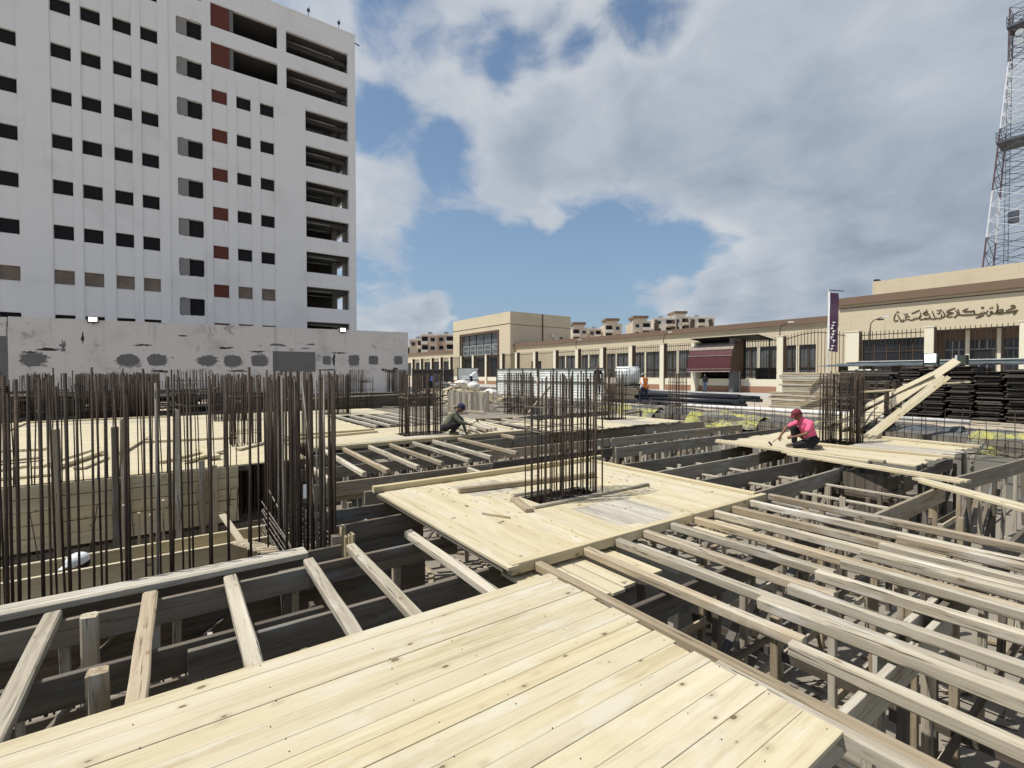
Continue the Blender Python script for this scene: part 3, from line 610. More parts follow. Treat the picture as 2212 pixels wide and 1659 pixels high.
    # bronze Arabic lettering, traced stroke by stroke on the wall: SIGN holds (y, z, half width) points
    for st in SIGN:
        pts = [(q[0], q[1]) for q in st]; ws = [q[2] * .78 for q in st]
        vs = []; n = len(pts)
        for i, (y, z) in enumerate(pts):
            p = pts[max(0, i - 1)]; q = pts[min(n - 1, i + 1)]
            dx, dz = q[0] - p[0], q[1] - p[1]; L = math.hypot(dx, dz) or 1; nx, nz = -dz / L * ws[i], dx / L * ws[i]
            for xx in (X - .05, X - .008): vs += [(xx, y + nx, z + nz), (xx, y - nx, z - nz)]
        fs = []
        for i in range(n - 1):
            a = i * 4; b = a + 4
            fs += [(a, a + 1, b + 1, b), (a + 2, b + 2, b + 3, a + 3), (a, b, b + 2, a + 2), (a + 1, a + 3, b + 3, b + 1)]
        fs += [(0, 2, 3, 1), (4 * n - 4, 4 * n - 3, 4 * n - 1, 4 * n - 2)]
        mb = MB(); mb.add(vs, fs); mb.build('letter', 'letter_bronze', t)
station()

def fence():
    t = root('railing_fence', 'cream pillared fence with dark iron railings before the station', 'fence', (44, 45, 0))
    X = 44.0
    py = [100.2, 95.8, 90.6, 86.6, 82.5, 78.1, 73.8, 69.5, 64.8, 60.7, 56.1, 51.5, 47.0, 42.5, 37.9, 33.5, 29.0, 24.9, 21.0, 15.5, 10.8, 6.1, 1.5, -3.0, -7.5]
    for k, y in enumerate(py):
        wd = .45 if y == 15.5 else .26
        o = bx('pillar', 'pillar_cream', t, X - .3, X + .3, y - wd, y + wd, 0, 5.02); bx('pillar_cap', 'pillar_cream', o, X - .34, X + .34, y - wd - .04, y + wd + .04, 5.021, 5.09)
        bx('pillar_edge', 'frame_brown', o, X - .25, X + .25, y - wd - .05, y - wd - .002, 0.6, 4.98)
    for k in range(len(py) - 1):
        y1, y0 = py[k] - .3, py[k + 1] + .3
        if py[k + 1] == 15.5: y0 = 15.96
        if py[k] == 15.5: y1 = 15.04
        gate = py[k] == 73.8 or py[k] == 78.1 or py[k] == 82.5
        bx('plinth', 'pillar_cream', t, X - .16, X + .16, y0, y1, .601, 1.25); bx('plinth_base', 'stone_base', t, X - .2, X + .2, y0, y1, 0, .6)
        m = MB(); n = max(6, int((y1 - y0) / .25))
        m.box(X - .025, X + .025, y0, y1, 1.62, 1.69)
        arch = py[k] == 21.0
        for j in range(n + 1):
            y = y0 + (y1 - y0) * j / n; s = math.sin(math.pi * min(1, max(0, (y - y0) / (y1 - y0)))) * .45 if arch else 0
            m.bar((X, y, 1.3), (X, y, 5.0 + s), .035)
            if j < n:
                yb = y0 + (y1 - y0) * (j + 1) / n; sb = math.sin(math.pi * (j + 1) / n) * .45 if arch else 0
                m.bar((X, y, 4.73 + s), (X, yb, 4.73 + sb), .06)
        m.build('railing', 'iron_dark', t)
fence()

def kiosk():
    t = root('kiosk', 'small guard kiosk with maroon barrel awning set into the fence', 'kiosk', (43, 27, 0))
    bx('side_wall', 'pillar_cream', t, 42.6, 43.7, 28.6, 29.1, 0, 4.9); bx('side_wall', 'cement_grey', t, 42.6, 43.7, 24.65, 25.05, 0, 5.1)
    bx('counter_wall', 'pillar_cream', t, 43.2, 43.6, 25.06, 28.59, .6, 1.28); bx('counter_base', 'stone_base', t, 43.15, 43.62, 25.06, 28.59, 0, .598)
    bx('back_wall', 'dark_void', t, 44.6, 44.7, 24.6, 29.1, 0, 4.9)
    # barrel awning: ribs and sheet
    prof = [(43.55, 4.74), (43.1, 4.72), (42.6, 4.5), (42.25, 4.05), (42.0, 3.45), (41.88, 2.7), (41.82, 2.2), (41.8, 2.0)]
    mb = MB(); m2 = MB()
    for i in range(len(prof) - 1):
        (xa, za), (xb, zb) = prof[i], prof[i + 1]
        (m2 if i < 3 else mb).quad((xa, 24.5, za), (xa, 29.0, za), (xb, 29.0, zb), (xb, 24.5, zb))
    mb.build('awning', 'awning_red', t); m2.build('awning_top', 'awning_dust', t)
    for y in (24.5, 29.0):
        sd = MB(); sd.add([(43.55, y, 2.0)] + [(x, y, z) for x, z in prof], [(0, i + 1, i + 2) for i in range(len(prof) - 1)]); sd.build('awning_side', 'frame_brown', t)
    for (x, z) in (prof[3], prof[4], prof[6]):
        m = MB(); m.bar((x - .03, 24.4, z), (x - .03, 29.05, z), .05); m.build('awning_rib', 'awning_dust', t)
    fv = MB(); n = 40
    for k in range(n):
        ya = 24.5 + 4.5 * k / n; yb = ya + 4.5 / n
        fv.quad((41.79, ya, 2.0), (41.79, yb, 2.0), (41.78, yb, 1.9 + .04 * (k % 2)), (41.78, ya, 1.9 + .04 * ((k + 1) % 2)))
    fv.build('awning_fringe', 'awning_dust', t)
    # corrugated canopy
    cv = []; cf = []; n = 44
    for k in range(n + 1):
        y = 22.0 + 6.9 * k / n; z = .03 * (k % 2)
        cv += [(42.0, y, 5.2 + z), (45.0, y, 4.85 + z)]
        if k: cf.append((2 * k - 2, 2 * k, 2 * k + 1, 2 * k - 1))
    mb = MB(); mb.add(cv, cf); mb.build('canopy', 'roof_sheet', t)
    for y in (22.3, 24.8, 28.6):
        m = MB(); m.bar((42.2, y, 5.15), (44.9, y, 4.8), .08); m.bar((44.5, y, 0), (44.5, y, 4.85), .1); m.build('canopy_frame', 'iron_dark', t)
    bx('stacked_pallets', 'iron_dark', t, 45.2, 46.2, 21.8, 23.9, 0, 2.3)
kiosk()

def banner():
    X = 38.0; y = 14.95; t = root('banner', 'tall purple advertising banner with white vertical lettering on a pole', 'banner', (X, y, 0))
    m = MB(); m.bar((X, y, 0), (X, y, 7.7), .1, n=8); m.build('pole', 'sheet_white', t)
    m = MB(); m.bar((X, y + .05, 7.66), (X, y - .95, 7.44), .06); m.build('arm', 'iron_dark', t)
    n = 12; vs = []; fs = []
    for k in range(n + 1):
        z = 7.45 - 4.1 * k / n; wob = .05 * math.sin(k * .9)
        for s in (0, 1): vs += [(X - .02 + wob, y - .1 - .05 * s * 0, z), (X - .02 + wob, y - .62 - .02 * math.sin(k * .6), z - .12 + (.0 if k < n else .0))][s:s + 1]
    for k in range(n): fs.append((2 * k, 2 * k + 1, 2 * k + 3, 2 * k + 2))
    mb = MB(); mb.add(vs, fs); mb.build('cloth', 'banner_purple', t)
    bx('edge_strip', 'banner_white', t, X - .06, X - .03, y - .1, y - .01, 3.5, 7.5)
    for k, (z, hh) in enumerate(((5.35, .1), (5.15, .16), (4.95, .1), (4.75, .2), (4.52, .12), (4.33, .18), (4.1, .2), (3.72, .12), (3.5, .1))):
        m = MB(); yy = y - .34 + .06 * (k % 3 - 1)
        m.bar((X - .1, yy + .09, z), (X - .1, yy - .09, z - .03), .03, .05); m.bar((X - .1, yy + .06 * (k % 2), z), (X - .1, yy + .02, z - hh), .03, .05)
        m.build('lettering', 'banner_white', t)
banner()

def lamps():
    X = 46.4
    spots = [(71.6, 'leftmost bent-neck street lamp, beside the entrance block'), (50.0, 'bent-neck street lamp behind the second fence bay left of the water tank'), (35.3, 'bent-neck street lamp left of the kiosk awning'),
             (22.3, 'bent-neck street lamp just right of the kiosk canopy'), (15.2, 'double-headed street lamp left of the Arabic lettering')]
    for k, (y, lab) in enumerate(spots):
        t = root('street_lamp', lab, 'street lamp', (X, y, 0), 0, 'street lamps behind the fence')
        H = 5.6 if k < 4 else 5.4
        m = MB(); m.bar((X, y, 0), (X, y, H), .1, n=6)
        pts = [(H, 0), (H + .4, .05), (H + .65, .25), (H + .75, .6), (H + .85, .95)]
        for (za, a), (zb, b) in zip(pts, pts[1:]): m.bar((X - a * .3, y - a, za), (X - b * .3, y - b, zb), .07, n=6)
        m.build('post', 'iron_dark', t)
        bx('lamp_head', 'sheet_white', t, X - .45, X - .2, y - 1.4, y - .9, H + .8, H + .9)
        if k == 4: bx('lamp_head', 'iron_dark', t, X - .45, X - .2, y - 1.0, y - .6, H + .6, H + .7)
lamps()

# ------------------------------------------------------------------ distant apartment blocks
def apartments():
    f = Vector((math.sin(R(35.3)), math.cos(R(35.3)), 0)); r = Vector((math.cos(R(35.3)), -math.sin(R(35.3)), 0))
    def block(lab, l0, l1, D, h, mat, fl, style, cap=None):
        """block seen from lateral offset l0 to l1 (metres, right of the view axis) at distance D"""
        c = f * D + r * ((l0 + l1) / 2); t = root('apartment_block', lab, 'apartment block', (c.x, c.y, 0), -R(35.3), 'distant apartment blocks')
        W2 = (l1 - l0) / 2; dp = 12
        def lb(nm, m, x0, x1, y0, y1, z0, z1, par=t):
            me = MB().box(x0, x1, y0, y1, z0, z1); o = link(nm, mesh(me.v, me.f), m); o.parent = par; o.matrix_basis = Matrix.Identity(4); return o
        lb('wall', mat, -W2, W2, 0, dp, 0, h)
        nb = max(2, int(W2 * 2 / 3.4)); bw = W2 * 2 / nb
        for k in range(fl):
            z = h - 3.1 * (k + 1)
            for j in range(nb):
                x = -W2 + bw * (j + .5)
                if (j + style) % 2 == 0:
                    lb('window', 'glass_dark', x - .75, x + .75, -.06, -.005, z + 1.0, z + 2.3)
                else:
                    lb('balcony_shade', 'dark_void', x - bw * .38, x + bw * .38, -.05, -.004, z + 1.05, z + 2.7)  # flat dark panel on the wall paints the shade behind the balcony
                    lb('balcony', 'apartment_white' if mat != 'apartment_white' else 'apartment_cream', x - bw * .42, x + bw * .42, -1.2, -.06, z, z + 1.0)
        if style == 2:
            for s in (-1, 1):
                for q in range(5): lb('arch_panel', 'frame_brown', s * W2 * .72 - (.9 if q < 4 else .6), s * W2 * .72 + (.9 if q < 4 else .6), -.12, -.062, h - 6 + q * 1.1, h - 4.9 + q * 1.1 - .001)
        if cap: lb('roof_cap', 'stone_trim', -W2 * .8 - .6, W2 * .5 + .6, -1.0, dp * .7, h + 1.6, h + 2.6); lb('stair_tower', mat, -W2 * .8, W2 * .5, -.3, dp * .6, h, h + 1.6)
        lb('parapet', 'apartment_white', -W2 - .15, W2 + .15, -.15, .2, h, h + .5)
        if not cap: lb('water_tank', 'steel_grey', -W2 * .3, -W2 * .3 + 1.5, 3, 4.5, h, h + 1.6)
    block('far brown apartment block peeping past the end of the boundary wall', -38.7, -33, 182, 14.6, 'apartment_pink', 4, 0)
    block('far brown apartment block with white balconies left of the entrance block', -33.2, -27.5, 176, 15.8, 'apartment_pink', 5, 1)
    block('far brown apartment block touching the entrance block roof edge', -28, -21.5, 180, 16.2, 'apartment_pink', 5, 0)
    block('low pale house in front of the far brown blocks', -37.5, -31.5, 150, 10.2, 'apartment_cream', 2, 0)
    block('far apartment block with domed roof cap just right of entrance block', 25, 31.5, 200, 20.6, 'apartment_cream', 4, 1, True)
    block('small far cream house between two capped apartment blocks', 32.6, 38.0, 205, 20.6, 'apartment_cream', 4, 0)
    block('far cream apartment tower with brown eaves and blank side', 38.5, 45.5, 200, 22.2, 'apartment_cream', 4, 1, True)
    block('far cream apartment block with round brown roof cap', 49.5, 57, 198, 23.0, 'apartment_cream', 5, 0, True)
    block('far white apartment block with long balconies and arched panels', 58.5, 68, 200, 24.6, 'apartment_white', 5, 2)
    block('tallest far white apartment block with arched brown panel and cap', 67.6, 74, 202, 25.4, 'apartment_white', 5, 2, True)
    block('rightmost far white apartment block above the station roof', 75, 86, 205, 25.6, 'apartment_white', 5, 2)
apartments()

def tower():
    cx, cy = 99.5, 14.75
    t = root('lattice_tower', 'tall red and white steel lattice radio mast behind the station', 'tower', (cx, cy, 0))
    def S(z): return 2.4 if z > 46.3 else 6.4 - (z - 16) * (4.0 / 30.3)
    def cn(z): s = S(z) / 2; return [(cx - s, cy + s, z), (cx - s, cy - s, z), (cx + s, cy - s, z), (cx + s, cy + s, z)]
    secs = [(0, 10, 'tower_white'), (10, 21.5, 'tower_red'), (21.5, 28.2, 'tower_white'), (28.2, 37, 'tower_red'), (37, 46.3, 'tower_white'), (46.3, 54, 'tower_red')]
    for z0, z1, m in secs:
        n = 5 if z1 - z0 > 7 else 3
        for k in range(4):
            mb = MB(); mb.bar(cn(z0)[k], cn(z1)[k], .17 if z0 < 37 else .13); mb.build('leg', m, t)
        br = MB(); inner = MB()
        for q in range(n):
            a = cn(z0 + (z1 - z0) * q / n); b = cn(z0 + (z1 - z0) * (q + 1) / n)
            for k in range(4):
                j = (k + 1) % 4; d = br if m == 'tower_white' else inner
                d.bar(a[k], b[j], .065); d.bar(a[j], b[k], .065); d.bar(b[k], b[j], .06)
        br.v and br.build('bracing', m, t); inner.v and inner.build('bracing', 'tower_dark', t)
    # ladder with hoops
    mb = MB(); lx, ly = cx - .2, cy + 1.0
    for y in (ly, ly + .45): mb.bar((lx, y, 0), (lx, y, 53), .06)
    for k in range(60): mb.bar((lx, ly, k * .88), (lx, ly + .45, k * .88), .05)
    for k in range(40): mb.bar((lx, ly, k * 1.3), (lx - .7, ly + .22, k * 1.3), .05)
    mb.build('ladder', 'tower_dark', t)
    for z in (35.2, 51.5):
        s = S(z) / 2 + .25; bx('platform', 'tower_dark', t, cx - s, cx + s, cy - s, cy + s, z - .35, z)
        mb = MB()
        for h in (.6, 1.2):
            for a, b in (((-s, -s), (s, -s)), ((s, -s), (s, s)), ((s, s), (-s, s)), ((-s, s), (-s, -s))): mb.bar((cx + a[0], cy + a[1], z + h), (cx + b[0], cy + b[1], z + h), .06)
        for a in ((-s, -s), (s, -s), (s, s), (-s, s)): mb.bar((cx + a[0], cy + a[1], z), (cx + a[0], cy + a[1], z + 1.2), .06)
        mb.build('guard_rail', 'tower_dark', t)
    mb = MB(); mb.box(cx - 1.6, cx - 1.2, cy - .2, cy + .9, 23.2, 24.9); mb.build('equipment_cage', 'tower_dark', t)
    for z in (48.5, 49.8): 
        mb = MB(); mb.bar((cx - 1.4, cy + .1, z), (cx - 1.6, cy + .1, z), .9, n=10); mb.build('dish', 'steel_grey', t)
tower()

# ================================================================== formwork decks
def deck(name, label, cat, along, a0, a1, b0, b1, z, mat, width=(.15, .21), holes=(), jag=.02, th=.025, grey=(), loc=None, zj=.002, gap=.003):
    """plank deck; along='x': planks run along x from a0 to a1 and are laid side by side from b0 to b1"""
    t = root(name, label, cat, loc or (((a0 + a1) / 2, (b0 + b1) / 2, z - th) if along == 'x' else ((b0 + b1) / 2, (a0 + a1) / 2, z - th)))
    b = b0
    while b < b1 - .03:
        wd = min(U(*width), b1 - b)
        if b1 - b - wd < .06: wd = b1 - b
        m = b + wd / 2; segs = [(a0 + U(-jag, jag), a1 + U(-jag, jag))]
        for (h0, h1, g0, g1) in holes:                      # hole in (along, across) coordinates
            if g0 < m < g1:
                segs = [q for s in segs for q in ((s[0], min(s[1], h0)), (max(s[0], h1), s[1])) if q[1] - q[0] > .05]
        new = []
        for s in segs:
            if s[1] - s[0] > 6.2:
                c = s[0] + (s[1] - s[0]) * U(.3, .7); new += [(s[0], c - .002), (c + .002, s[1])]
            else: new.append(s)
        for s in new:
            mm = mat
            for (h0, h1, g0, g1) in grey:
                if g0 < m < g1 and s[0] < h1 and s[1] > h0:
                    if h0 - s[0] > .15: board('plank', *[((s[0], m, z), (h0 - .003, m, z)) if along == 'x' else ((m, s[0], z), (m, h0 - .003, z))][0], wd - gap, th, mat, t); s = (h0, s[1])
                    if s[1] - h1 > .15: board('plank', *[((h1 + .003, m, z), (s[1], m, z)) if along == 'x' else ((m, h1 + .003, z), (m, s[1], z))][0], wd - gap, th, mat, t); s = (s[0], h1)
                    mm = 'wood_old_grey'
            dz = U(-zj, zj)
            p = ((s[0], m, z + dz), (s[1], m, z + dz)) if along == 'x' else ((m, s[0], z + dz), (m, s[1], z + dz))
            board('plank', p[0], p[1], wd - gap, th, mm, t)
        b += wd
    return t
nd = deck('near_deck', 'pale new plank deck in the foreground, nearest the camera', 'plank deck', 'x', -3.2, 2.60, .93, 3.15, 0.0, 'wood_new', (.10, .19), jag=.03)
mb = MB()
for x in (-2.4, -1.8, -1.25, -.70, -.15, .40, 1.02, 1.46, 2.10, 2.55):
    y = .98
    while y < 3.13:
        a, b = x + U(-.03, .03), y + U(-.02, .02); mb.bar((a, b, -.004), (a, b, .0045), .006, n=6); y += U(.08, .3)
o = mb.build('nail_heads', 'iron_dark', nd); tag(o, kind='stuff')
md = deck('column_deck', 'new plank platform around the central rebar column', 'plank deck', 'y', 3.50, 6.74, 2.50, 6.62, 0.0, 'wood_new', (.13, .19), holes=[(4.80, 5.36, 3.88, 5.12)], grey=[(3.66, 4.50, 4.1, 5.06), (5.75, 6.45, 3.5, 4.3)])
for (p0, p1, wd, ht, m) in (((2.42, 3.455, .03), (6.78, 3.455, .03), .075, .1, 'wood_new_side'), ((2.36, 6.80, .085), (7.0, 6.80, .085), .09, .09, 'wood_new_side'), ((2.6, 6.90, .05), (7.1, 6.92, .05), .1, .05, 'wood_new'),
                            ((6.67, 3.52, .045), (6.67, 6.74, .045), .07, .09, 'wood_new_side'), ((2.43, 3.4, .02), (2.43, 6.6, .02), .12, .03, 'wood_new'), ((2.40, 3.5, -.012), (2.40, 6.7, -.012), .04, .045, 'wood_dark')):
    board('edge_batten', p0, p1, wd, ht, m, md)
st = root('soffit_boards', 'short pale soffit boards below the joists along the platform edge', 'soffit boards', (4, 3.2, -.14))
for (x, y0, m, wd) in ((2.52, 2.95, 'wood_new', .16), (2.68, 3.0, 'wood_new', .14), (2.86, 2.78, 'wood_new', .17), (3.03, 2.74, 'wood_new', .15), (3.2, 2.75, 'wood_new', .15), (3.42, 2.74, 'wood_new', .18), (3.60, 2.8, 'wood_new', .16), (3.84, 2.66, 'wood_old_grey', .16),
                       (4.0, 2.7, 'wood_old_grey', .15), (4.32, 2.75, 'wood_old_grey', .1), (4.5, 2.95, 'wood_old_grey', .12), (4.86, 2.9, 'wood_new', .17), (5.03, 2.95, 'wood_new', .14), (5.3, 2.95, 'wood_new', .17), (5.48, 2.9, 'wood_new', .16), (5.9, 2.9, 'wood_new', .18), (6.1, 2.95, 'wood_new', .16)):
    board('plank', (x, 3.62, -.105 + U(-.003, .003)), (x, y0 + U(-.03, .03), -.105), wd, .025, m, st)

# joists (loose square timbers laid over the ledgers)
def joist(label, x, y0, y1, z=0.0, wd=.080, ht=.085, mat='wood_grey', dx=0.0, grp=None):
    o = board('timber_joist', (x, y0, z), (x + dx, y1, z + U(-.012, .006)), wd * U(.94, 1.08), ht * U(.95, 1.08), mat, None, 1)
    return tag(o, label, 'joist', grp)
RJ = [(2.71, 1.60, 'wood_brown', 'wood_grey'), (3.31, 1.46, 'wood_brown', 'wood_grey'), (3.76, 1.89, 'wood_grey', 'wood_grey'), (4.19, 1.87, 'wood_brown', 'wood_grey'), (4.66, 1.86, 'wood_grey', 'wood_grey'), (5.11, 1.84, 'wood_brown', 'wood_grey'),
      (5.52, 1.82, 'wood_grey', 'wood_grey'), (5.92, 1.80, 'wood_brown', 'wood_grey'), (6.36, 1.78, 'wood_grey', 'wood_brown')]
for k, (x, ys, m1, m2) in enumerate(RJ):
    joist('%s weathered joist right of the near deck, length butting the platform edge' % ORD[k], x, 3.41, (-3.0, ys - .04, ys - 1.6, ys - .3, ys - .1, ys - 1.2, ys - 2.4, ys - .5, ys - 1.0)[k], U(-.004, .012), mat=m1, dx=U(-.03, .02), grp='joists of the right bay')
    joist('%s weathered joist right of the near deck, lapped length running out of frame' % ORD[k], x - .095, ys, -3.4, U(-.006, .008), mat=m2, dx=U(-.05, .05), grp='joists of the right bay')
joist('brown joist marking the far edge of the right bay', 6.82, 3.4, -3.2, .03, mat='wood_brown', grp='joists of the right bay')
for k, (x, y0) in enumerate(((-.72, 4.78), (-.155, 4.77), (.40, 4.77), (1.04, 4.78), (1.48, 4.93), (2.13, 5.0))):
    joist('%s joist from the left spanning onto the near deck edge' % ORD[k], x, y0, 2.6, -.028, mat='wood_grey' if k != 1 else 'wood_brown', dx=U(-.06, .0), wd=.095, ht=.075, grp='joists left of the platform')
    o = board('timber_joist', (x + .02, 2.62, -.03), (x, 1.0, -.03), .09, .07, 'wood_grey', None, 1); tag(o, 'joist hidden under the near deck, in line with the %s left joist' % ORD[k], 'joist', 'joists under the near deck')
for k, (x, y1, m) in enumerate(((2.78, 8.30, 'wood_grey'), (3.22, 8.32, 'wood_brown'), (3.82, 8.36, 'wood_grey'), (4.34, 8.40, 'wood_brown'), (4.95, 8.38, 'wood_grey'), (5.50, 8.45, 'wood_grey'), (6.25, 8.55, 'wood_brown'))):
    joist('%s overhanging joist from the left below the crouching olive worker' % ORD[k], x + .05, 11.5, y1, 0.0, mat=m, dx=-.1, grp='joists below the olive worker')
joist('short pale joist end beside the tall dense rebar', 2.1, 9.7, 8.14, 0, mat='wood_grey', grp='joists below the olive worker')
joist('short pale joist stub right of the olive worker', 7.7, 11.5, 10.75, 0, mat='wood_brown')
joist('pale joist end sticking out behind the platform edge batten', 4.5, 7.75, 6.95, -.03, mat='wood_grey')

# falsework: ledgers on edge with props and ties; each bay is nailed together
def ledger(t, y0, y1, x0, x1, z=-.095, ht=.2, th=.045, mats=('wood_ledger', 'wood_ledger', 'wood_ledger', 'wood_brown', 'wood_dark')):
    x = x0; k = 0
    while x < x1 - .1:
        L = min(U(3.2, 4.4), x1 - x); xe = x + L
        f = lambda q: y0 + (y1 - y0) * (q - x0) / max(.01, x1 - x0)
        off = (k % 2) * th * 1.04
        board('ledger', (x - (.25 if k else 0), f(x) + off, z + U(-.012, .006)), (xe, f(xe) + off, z + U(-.012, .006)), th, ht + U(-.02, .03), mats[rnd.randrange(len(mats))], t)
        x = xe; k += 1
def props(t, y0, y1, x0, x1, sp=.8, z=-.3, skip=(), clip=True):
    x = x0 + U(.1, .4)
    while x < x1:
        y = y0 + (y1 - y0) * (x - x0) / max(.01, x1 - x0)
        if not any(a < x < b and c < y < d for a, b, c, d in skip):
            m = ('wood_grey', 'wood_brown', 'wood_dark', 'wood_dark', 'wood_old_grey')[rnd.randrange(5)]
            s = U(-.07, .07); yo = U(-.05, .05)
            board('prop', (x, y + .06 + yo * .3, FZ + .002), (x + U(-.04, .04), y + .06 + yo, z + U(.0, .12)), .062, .062, m, t, top=False)
            if rnd.random() < .45: board('cleat', (x + .05, y + .11, z - U(.3, .5)), (x + .05 + U(-.03, .03), y + .11, z + U(.1, .2)), .08, .03, m, t, top=False)
            if rnd.random() < .30: board('brace', (x - U(.5, .9), y + .13, FZ + U(.05, .3)), (x + U(.2, .5), y + .13, z - U(.05, .3)), .08, .025, 'wood_dark', t, top=False)
        x += sp * U(.75, 1.25)
def ties(t, x0, x1, ys, z):
    for y in ys: board('tie', (x0 + U(-.2, .2), y, z + U(-.1, .1)), (x1 + U(-.2, .2), y + U(-.05, .05), z + U(-.1, .1)), .025, .09, rnd.choice(['wood_dark', 'wood_grey', 'wood_brown']), t)
SK = [(3.7, 5.3, 4.6, 5.6), (13.0, 14.6, 4.4, 5.9)]
fr = root('falsework', 'timber props and ledgers under the joists right of the near deck', 'falsework', (5, 1, FZ))
for (y, x0, x1) in ((2.48, 2.75, 7.2), (1.05, 1.2, 8.6), (1.17, 3.85, 5.4), (-.45, 2.0, 9.5), (-1.9, 2.5, 9.5)):
    ledger(fr, y, y, x0, x1, -.092, .21, mats=('wood_ledger', 'wood_old_grey', 'wood_dark')); props(fr, y, y, x0, x1, .62)
for y in (3.1, 1.8, .3, -1.1): props(fr, y, y, 2.8, 9.2, .85, -.35)
ties(fr, 2.6, 8.0, (2.42, .98, -.52, 3.0), -.95); ties(fr, 2.6, 8.0, (2.55, 1.1, 1.9), -1.3)
for x in (3.1, 4.0, 4.9, 5.8, 6.7): board('tie', (x, 3.3, -1.0 + U(-.15, .15)), (x + U(-.1, .1), -2.5, -1.0 + U(-.15, .15)), .03, .09, 'wood_dark', fr)
# low lit boards standing between the right props
board('ledger', (6.0, .75, -.55), (7.4, .78, -.55), .03, .32, 'wood_brown', fr); board('ledger', (4.9, .55, -.62), (6.0, .5, -.62), .03, .25, 'wood_brown', fr)
fl = root('falsework', 'dark timber ledgers and props in the pit left of the near deck', 'falsework', (.5, 4, FZ))
for (y, x0, x1, z, ht) in ((4.74, -2.2, 2.62, -.10, .2), (3.89, -2.2, .95, -.10, .22), (3.80, .07, 2.9, -.12, .2), (3.0, -2.4, 2.6, -.06, .2), (5.0, -2.2, 1.4, -.04, .34), (5.87, 1.55, 2.7, -.10, .42), (6.52, 1.6, 2.7, -.10, .42)):
    ledger(fl, y, y, x0, x1, z, ht, mats=('wood_ledger', 'wood_dark', 'wood_ledger')); props(fl, y, y, x0, x1, .9)
for k in range(4): board('ledger', (-2.2, 4.865 + k * .055, .0 + U(-.004, .004)), (1.05, 4.865 + k * .055, U(-.004, .004)), .05, .05, 'wood_old_grey', fl)
for (x, y, zt, m) in ((-.36, 3.6, .0, 'wood_brown'), (-.50, 4.55, -.03, 'wood_grey'), (1.42, 5.25, -.02, 'wood_brown'), (.9, 5.1, -.2, 'wood_dark')): board('prop', (x, y, FZ), (x, y, zt), .1, .1, m, fl, 1, top=False)
for (y, z, ht) in ((5.16, -.42, .5), (4.3, -.55, .4), (3.35, -.6, .5)): board('beam_side', (-2.4, y, z), (2.4, y, z), .03, ht, 'wood_dark', fl)
fc = root('falsework', 'timber ledgers and props between the platform and the olive worker', 'falsework', (5, 9, FZ))
for (ya, yb, x0, x1) in ((11.15, 11.1, 2.3, 9.2), (9.64, 9.42, 1.9, 10), (8.2, 8.14, 1.85, 8.8), (7.3, 7.3, 2.4, 6.5)):
    ledger(fc, ya, yb, x0, x1, -.095, .22); props(fc, ya, yb, x0, x1, .6)
ledger(fc, 8.27, 8.2, 1.9, 6.8, -.20, .22)
ties(fc, 2, 9, (9.7, 8.3, 10.4), -.9)
for y in (10.4, 8.9, 7.8): props(fc, y, y, 2.2, 9.5, .7, -.4)
fa = root('falsework', 'timber ledgers and props between the platform and the pink worker', 'falsework', (11, 6, FZ))
for (ya, yb, x0, x1) in ((10.8, 10.78, 9.4, 17.2), (9.40, 9.27, 10.05, 17.9), (8.12, 7.83, 8.85, 17.0), (6.54, 6.38, 7.0, 12.0), (5.66, 5.70, 7.0, 12.4), (4.80, 4.58, 7.0, 11.6), (3.82, 3.9, 7.0, 11.6), (2.34, 2.30, 7.0, 10.2), (2.36, 2.0, 11.1, 15.2), (11.6, 11.6, 9.4, 15.5)):
    ledger(fa, ya, yb, x0, min(x1, 16.7), -.095, .25); props(fa, ya, yb, x0, min(x1, 16.6), .62, skip=SK)
for y in (3.0, 5.2, 6.0, 7.2, 8.7, 10.0): props(fa, y, y, 7.2, 16.4, .9, -.35, skip=SK)
ties(fa, 7, 12, (2.5, 4.0, 5.8), -.9); ties(fa, 10, 16.5, (9.4, 8.0, 2.6), -1.0)
board('ledger', (10.4, 2.9, -.1), (13.6, 2.95, -.1), .045, .22, 'wood_dark', fa)
for x in (7.6, 8.6, 9.6): board('tie', (x, 6.5, -.28), (x + .1, 2.3, -.28), .08, .03, 'wood_grey', fa)
# upright old boards seen beyond the far props
ob = root('board_screen', 'upright old grey boards lining the far side of the pit', 'formwork panel', (14.5, 8, FZ))
x = 10.2
while x < 16.6:
    wd = U(.12, .24); board('plank', (x, 11.9 + U(-.05, .05), FZ + .01), (x, 11.9 + U(-.05, .05), -.35 + U(-.2, .1)), wd, .025, rnd.choice(['wood_old_grey', 'wood_grey', 'wood_dark']), ob, top=False, roll=R(90)); x += wd + U(.01, .25)

# column forms of vertical boards below the cages
def column_form(label, x0, x1, y0, y1, ztop=-.03):
    t = root('column_form', label, 'formwork', ((x0 + x1) / 2, (y0 + y1) / 2, FZ), 0, 'column forms')
    for (a, b, c, d, n) in ((x0, y0, x1, y0, 6), (x1, y0, x1, y1, 4), (x1, y1, x0, y1, 6), (x0, y1, x0, y0, 4)):
        for k in range(n):
            q = (k + .5) / n; L = math.hypot(c - a, d - b) / n
            board('plank', (a + (c - a) * q, b + (d - b) * q, FZ + .003), (a + (c - a) * q, b + (d - b) * q, ztop + U(-.04, 0)), *((.025, L - .004) if a == c else (.025, L - .004)), 'wood_dark', t, top=False, roll=R(90) if a == c else 0)
    for z in (-.4, -.9, -1.3):
        board('clamp', (x0 - .15, y0 - .05, z), (x1 + .15, y0 - .05, z), .06, .08, 'wood_dark', t); board('clamp', (x0 - .05, y0 - .15, z - .09), (x0 - .05, y1 + .15, z - .09), .06, .08, 'wood_dark', t)
